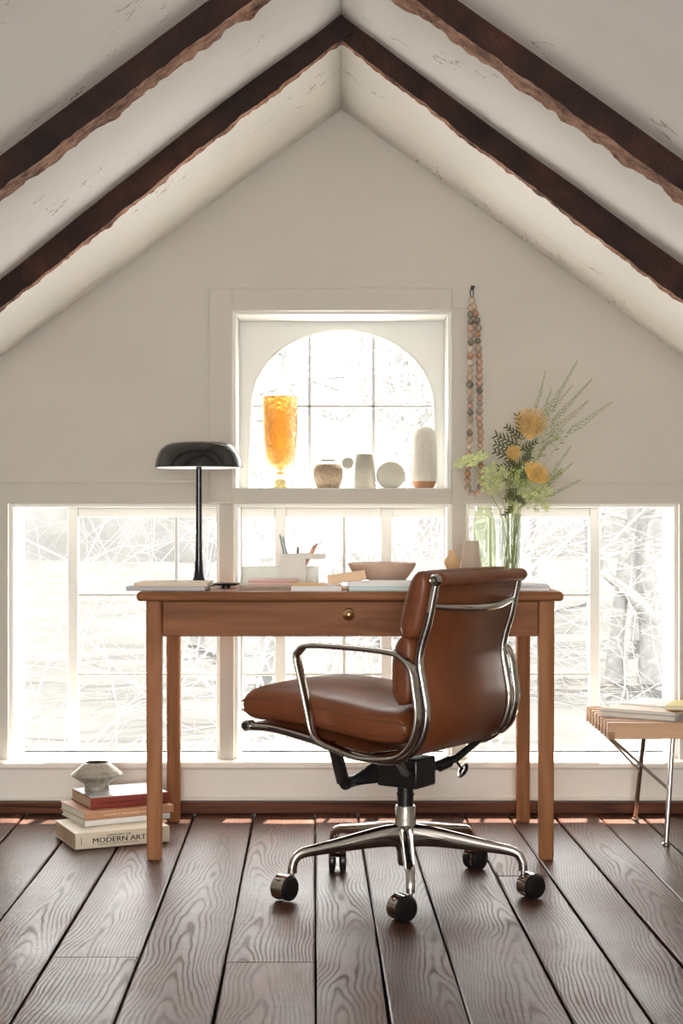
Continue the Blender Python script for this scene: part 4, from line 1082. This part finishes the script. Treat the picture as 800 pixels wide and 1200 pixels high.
def toothed_leaf_branch(label, foot, mouth, pts, leaves, seed):
    rg = random.Random(seed); path = stem_path(foot, mouth, pts); t = flower('leafy_branch', label, path, .0015, .0012, 'foliage'); o = path[0]
    for (a, b, d0, d1, n) in leaves:               # each leaf: a midrib with finger-like teeth
        A, B = P(a[0], a[1], d0), P(b[0], b[1], d1); ax = B-A; L = ax.length; axn = ax.normalized()
        s_ = axn.cross(Vector((0, 1, 0))).normalized(); mb = MB()
        side = Vector((0, -1, 0))
        mb.add([A-o-s_*.002, A-o+s_*.002, B-o+s_*.0016, B-o-s_*.0016, A-o+side*.0008], [(0, 1, 2, 3), (0, 4, 1)])
        for k in range(n):
            q = A+ax*((k+.7)/n)
            for sg in (-1, 1):
                tl = L*.40*(1-.5*k/n)*rg.uniform(.8, 1.15); tip = q+(axn*.75+s_*sg*.8+side*rg.uniform(-.3, .3)).normalized()*tl
                mid = (q+tip)/2+side*.0015; wd = .0042
                mb.add([q-o-axn*wd*.6, q-o+axn*wd*.6, mid-o+axn*wd, tip-o, mid-o-axn*wd, mid-o+side*.001], [(0, 1, 5), (1, 2, 5), (2, 3, 5), (3, 4, 5), (4, 0, 5)])
        obj('leaf', mb, M['leaf'], t)
    return t
toothed_leaf_branch('dark olive branch with finger-toothed leaves left of the top bloom', (-.002, .006), P(597, 602, 4.73), [P(600, 570, 4.72), P(606, 540, 4.71), P(611, 515, 4.70)],
    [((609, 522), (581, 510), 4.70, 4.67, 6), ((607, 530), (580, 520), 4.70, 4.66, 6), ((606, 538), (579, 529), 4.70, 4.68, 5), ((611, 515), (593, 500), 4.70, 4.68, 5), ((612, 512), (606, 486), 4.70, 4.69, 5),
     ((605, 545), (584, 548), 4.70, 4.66, 5), ((604, 552), (588, 562), 4.71, 4.67, 5), ((609, 528), (628, 518), 4.70, 4.67, 5), ((606, 545), (622, 535), 4.70, 4.66, 5), ((612, 515), (630, 500), 4.7, 4.7, 5)], 5)
toothed_leaf_branch('second olive branch with toothed leaves in the middle of the bunch', (.002, -.006), P(600, 602, 4.71), [P(603, 580, 4.69), P(608, 560, 4.67), P(613, 540, 4.66)],
    [((606, 572), (592, 585), 4.68, 4.66, 5), ((608, 562), (624, 548), 4.67, 4.66, 5), ((611, 550), (597, 540), 4.67, 4.65, 5), ((613, 542), (622, 525), 4.66, 4.66, 5), ((604, 580), (614, 590), 4.69, 4.66, 5), ((601, 592), (591, 604), 4.7, 4.68, 4), ((603, 588), (596, 574), 4.69, 4.67, 5)], 6)

def spike(label, foot, mouth, base, tip, seed, wid, d, dens=1.0, group=None):
    rg = random.Random(seed)
    B, E = P(base[0], base[1], d), P(tip[0], tip[1], d-.02)
    path = stem_path(foot, mouth, [mouth.lerp(B, .5)+Vector((-.004, 0, .012)), B, B.lerp(E, .5)+Vector((.002, 0, .002)), E]); t = flower('flower_spike', label, path, .0011, .0005)
    o = path[0]; bl = MB(); ax = (E-B); L = ax.length; axn = ax.normalized(); u = axn.orthogonal().normalized(); w = axn.cross(u)
    n = int(L/.0019*dens)
    for k in range(n):
        f = (k+.5)/n; ww = wid*1.55*(1-.8*f)*(.55+.45*min(1, f*6)); a = k*2.39996; dv = u*math.cos(a)+w*math.sin(a)
        c = B.lerp(E, f)+(Vector((.002, 0, .002))*math.sin(PI*f))+dv*ww*rg.uniform(.6, 1.05)+axn*ww*.6
        bl.speck(c-o, (.0034-.0016*f)*rg.uniform(.8, 1.15), d=(dv+axn))
        if k % 2 == 0: bl.add([B.lerp(E, f)-o, c-o, c-o+axn*.0005], [(0, 1, 2)])
    obj('buds', bl, M['spike'], t, kind='stuff')
    lv = MB()
    for k in range(5):
        q = path[len(path)//2]+(B-path[len(path)//2])*(k/5); sg = -1 if k % 2 else 1
        tip_ = q+(axn*.5+Vector((sg*.6, -.3, .1))).normalized()*rg.uniform(.012, .022); lv.add([q-o, (q+tip_)/2-o+Vector((0, 0, .0015)), tip_-o, (q+tip_)/2-o-Vector((0, 0, .0015))], [(0, 1, 2, 3)])
    obj('leaf', lv, M['leaf'], t, kind='stuff')
m_ = lambda k: P(583+k*2.75+srg.uniform(-2, 2), 602, 4.70+.014*(k % 3))
spike('tall flower spike reaching highest, second from the left of the upper fan', (.002, .002), m_(6), (636, 492), (676, 424), 1, .0072, 4.70)
spike('long slender spike curving right below the highest one', (.006, .002), m_(7), (645, 497), (693.5, 444), 2, .0062, 4.69)
spike('lowest spike of the upper fan pointing far right', (.009, .001), m_(8), (664, 509), (717, 471), 3, .0082, 4.68)
spike('dense spike between the slender one and the far right one', (.008, .004), m_(7.5), (645, 508), (689, 470), 4, .0080, 4.70)
spike('short upright spike at the left of the upper fan', (-.002, .002), m_(4), (627, 480), (639, 434), 5, .0042, 4.71, .7)
spike('thin pale short spike just under the highest one', (.004, .004), m_(6.5), (648, 478), (671, 451), 6, .0040, 4.72, .6)
spike('small curved spike at the right above the low flower head', (.009, -.002), m_(8.5), (648, 552), (668.5, 523), 7, .0050, 4.67, .8)
spike('wispy pale spike low at the right side', (.010, .002), m_(9), (643, 568), (672, 541), 8, .0046, 4.66, .7)
spike('lowest wispy spike with whitish tip over the window top', (.011, .003), m_(9.2), (643, 582), (681, 562), 9, .0050, 4.65, .8)
spike('short green spike close to the top bloom', (.003, -.003), m_(5.5), (634, 488), (646, 456), 10, .0052, 4.70, .8)

# ================================================================ stack of books with a pot on the floor
def place2(label, A, B, D, H, z, cover, pages, **k):
    L = math.hypot(B[0]-A[0], B[1]-A[1]); return book(label, (A[0], A[1], z), math.atan2(B[1]-A[1], B[0]-A[0]), L, D, H, cover, pages, **k), L
b1, L1 = place2('thick ivory art book at the bottom of the floor stack', (-.756, 4.483), (-.502, 4.600), .226, .046, .002, 'ivory', 'oldpages')
def spine_text(b, txt, x, z, size, mat, width, bold=0, y=-.0046):
    c = bpy.data.curves.new('lettering', 'FONT'); c.body = txt; c.size = size; c.extrude = .0001; c.resolution_u = 3
    c.materials.append(M[mat]); f = bpy.data.objects.new('type', c); COL.objects.link(f); bpy.context.view_layer.update()
    me = bpy.data.meshes.new_from_object(f.evaluated_get(bpy.context.evaluated_depsgraph_get())); bpy.data.objects.remove(f)
    if bold:                                     # heavier strokes: a second impression beside the first
        b2_ = bmesh.new(); b2_.from_mesh(me); g_ = bmesh.ops.duplicate(b2_, geom=b2_.verts[:]+b2_.edges[:]+b2_.faces[:])
        for v in g_['geom']:
            if isinstance(v, bmesh.types.BMVert): v.co.x += bold; v.co.z += .00004
        b2_.to_mesh(me); b2_.free()
    xs = [v.co.x for v in me.vertices]; k = width/(max(xs)-min(xs))
    o = bpy.data.objects.new('lettering', me); COL.objects.link(o); o.parent = b; o['kind'] = 'stuff'
    o.location = (x-min(xs)*k, y, z); o.rotation_euler = (PI/2, 0, 0); o.scale = (k, 1, 1); return o
spine_text(b1, 'HISTORY OF', .094, .0325, .0078, 'ink', .070, .0002)
spine_text(b1, 'MODERN ART', .050, .0158, .0200, 'ink', .158, .0007)
spine_text(b1, 'PAINTING  SCULPTURE  ARCHITECTURE', .066, .0095, .0052, 'ink', .118, 0, -.0042)
obj('publisher_mark', MB().box(.0165, .0180, -.0043, -.0036, .012, .034), M['ink'], b1)
b2, L2 = place2('thin white book second from the bottom of the floor stack', (-.744, 4.586), (-.512, 4.712), .212, .0155, .0485, 'white_paper', 'paper')
b3, L3 = place2('tan spined book under the red one in the floor stack', (-.747, 4.590), (-.503, 4.724), .215, .0230, .0645, 'tancover', 'paper')
b4, L4 = place2('brick red book on top of the floor stack', (-.737, 4.638), (-.520, 4.748), .190, .0330, .088, 'red', 'oldpages')
obj('jacket_top', MB().box(.004, L4-.001, .006, .1895, .0330, .0334), M['photo_cover'], b4)
def worn_marks(b, x0, x1, z, hgt, mat, seed, y):
    rg = random.Random(seed); mb = MB(); x = x0
    while x < x1:
        w_ = rg.uniform(.002, .0042)
        if rg.random() > .15: mb.box(x, x+w_, y-.0003, y, z-hgt/2, z+hgt/2*rg.choice((.7, 1, 1)))
        x += w_+.0012
    obj('spine_print', mb, M[mat], b)
worn_marks(b4, .022, .175, .0165, .0045, 'darkred', 3, -.0029)
worn_marks(b3, .055, .20, .0115, .0042, 'lightink', 4, -.0020)
pt = thing('angular_pot', 'angular grey glazed pot standing on top of the floor books', 'pot', (X(113.5, 4.79), 4.79, .1215))
obj('body', MB().lathe([(0, 0), (.037, 0), (.038, .003), (.036, .012), (.040, .020), (.074, .042), (.078, .047), (.074, .052), (.042, .078), (.038, .082), (.0355, .083), (.034, .082)], 48, caps=False), M['potglaze'], pt, smooth=35)
obj('mouth', MB().lathe([(.0345, .0822), (.0325, .0815), (.031, .070), (.040, .05), (.03, .02), (0, .018)], 40, caps=False), M['dark_hole'], pt, smooth=50)

# ================================================================ slatted bench at the right
BZ = .361; BX0, BX1 = .759, 1.70
bn = thing('slat_bench', 'low slatted wooden bench on slim metal rod legs by the window', 'bench', ((BX0+BX1)/2, 4.70, 0))
for k in range(8):
    y = 4.50+k*.0545
    obj('slat', MB().box(BX0, BX1, y, y+.026, BZ-.046, BZ), M['bench_wood'], bn, bevel=.0015, world=True)
for x in (BX0+.0, BX1-.11):
    obj('cross_bar', MB().box(x+.05, x+.075, 4.51, 4.90, BZ-.044, BZ-.006), M['bench_end'], bn, world=True)
for k in range(8): obj('joint_plug', MB().box(BX0-.0006, BX0+.020, 4.4994+k*.0545, 4.52+k*.0545, BZ-.0455, BZ-.026), M['bench_end'], bn, world=True)
for x0, sg in ((0, 1), (2*(BX0+BX1)/2, -1)):
    for A, B in (((.965, 4.60, BZ-.046), (.938, 4.565, .004)), ((.934, 4.86, BZ-.046), (.920, 4.95, .004))):
        A = (x0+sg*A[0], A[1], A[2]); B = (x0+sg*B[0], B[1], B[2])
        lg = obj('leg', MB().cyl(A, B, .0075, 14), M['steel'], bn, world=True, smooth=40)
        obj('leg_foot', MB().lathe([(0, 0), (.0125, 0), (.0125, .004), (.008, .008), (0, .009)], 20, (B[0], B[1], 0)), M['steel'], lg, world=True, smooth=40)
        C = Vector(A).lerp(Vector(B), .51)
        obj('brace', MB().cyl((x0+sg*.772, 4.70, BZ-.046), C, .0042, 10), M['steel'], bn, world=True, smooth=40)
def slabbook(label, C, L, D, H, z, cover, pages, ang, **k):
    """corner C nearest the viewer; spine runs from C away to the right"""
    u = Vector((-math.cos(ang), math.sin(ang), 0)); w = Vector((math.sin(ang), math.cos(ang), 0))
    return book(label, (C[0], C[1], z), math.atan2(w.y, w.x), D, L, H, cover, pages, **k)
A33 = math.atan2(.55, .835)
slabbook('large book with a grey spine lying lowest on the bench', (.955, 4.525), .235, .30, .0155, BZ, 'greycover', 'paper', A33)
slabbook('cream magazine on the grey spined book on the bench', (.957, 4.530), .232, .295, .0085, BZ+.0157, 'sandcover', 'paper', A33, hard=False, cat='magazine', name='magazine')
slabbook('open pale leaflet on top of the bench pile', (.99, 4.62), .20, .17, .004, BZ+.0244, 'white_paper', 'white_paper', A33+.1, hard=False, cat='leaflet', name='leaflet')
slabbook('small yellow book on top of the pile on the bench', (1.03, 4.535), .10, .16, .0125, BZ+.0286, 'yellow', 'paper', A33-.2)

def sprig(label, foot, mouth, pts, seed, spread, n=46):
    rg = random.Random(seed); path = stem_path(foot, mouth, pts); t = flower('filler_sprig', label, path, .0011, .0006, 'foliage'); o = path[0]
    tw = MB(); bd = MB(); st0 = int(len(path)*.55)
    for k in range(n):
        i = rg.randint(st0, len(path)-1); d = (path[min(i+1, len(path)-1)]-path[i-1]).normalized()
        dv = (d*.9+Vector((rg.gauss(0, .7), rg.gauss(0, .5), rg.gauss(.1, .5)))).normalized()
        e = path[i]+dv*spread*rg.uniform(.4, 1)
        tw.tube([path[i]-o, (path[i]+e)/2-o+Vector((0, 0, .002)), e-o], [.0006, .0005, .0004], 3, cap=False)
        for q in range(7):
            f = path[i].lerp(e, rg.uniform(.35, 1.05)); bd.speck(f-o+Vector((rg.gauss(0, .0025), rg.gauss(0, .0025), rg.gauss(0, .0025))), rg.uniform(.0014, .0026), d=dv)
    obj('twigs', tw, M['umbelray'], t, kind='stuff'); obj('buds', bd, M['spike'], t, kind='stuff')
    return t
sprig('feathery green sprig between the two golden blooms', (.002, .004), m_(5), [P(606, 580, 4.71), P(612, 555, 4.71), P(617, 530, 4.71)], 61, .030)
sprig('feathery green sprig spreading right under the upper fan', (.006, .0), m_(7), [P(612, 575, 4.70), P(630, 535, 4.70), P(652, 512, 4.69)], 62, .034)
sprig('feathery green sprig right of the bright golden bloom', (.008, .002), m_(8), [P(616, 590, 4.69), P(634, 572, 4.67), P(652, 556, 4.66)], 63, .036)
sprig('low feathery sprig just above the mouth of the clear vase', (-.004, .002), m_(2), [P(597, 594, 4.70), P(598, 580, 4.69), P(596, 566, 4.68)], 64, .030)
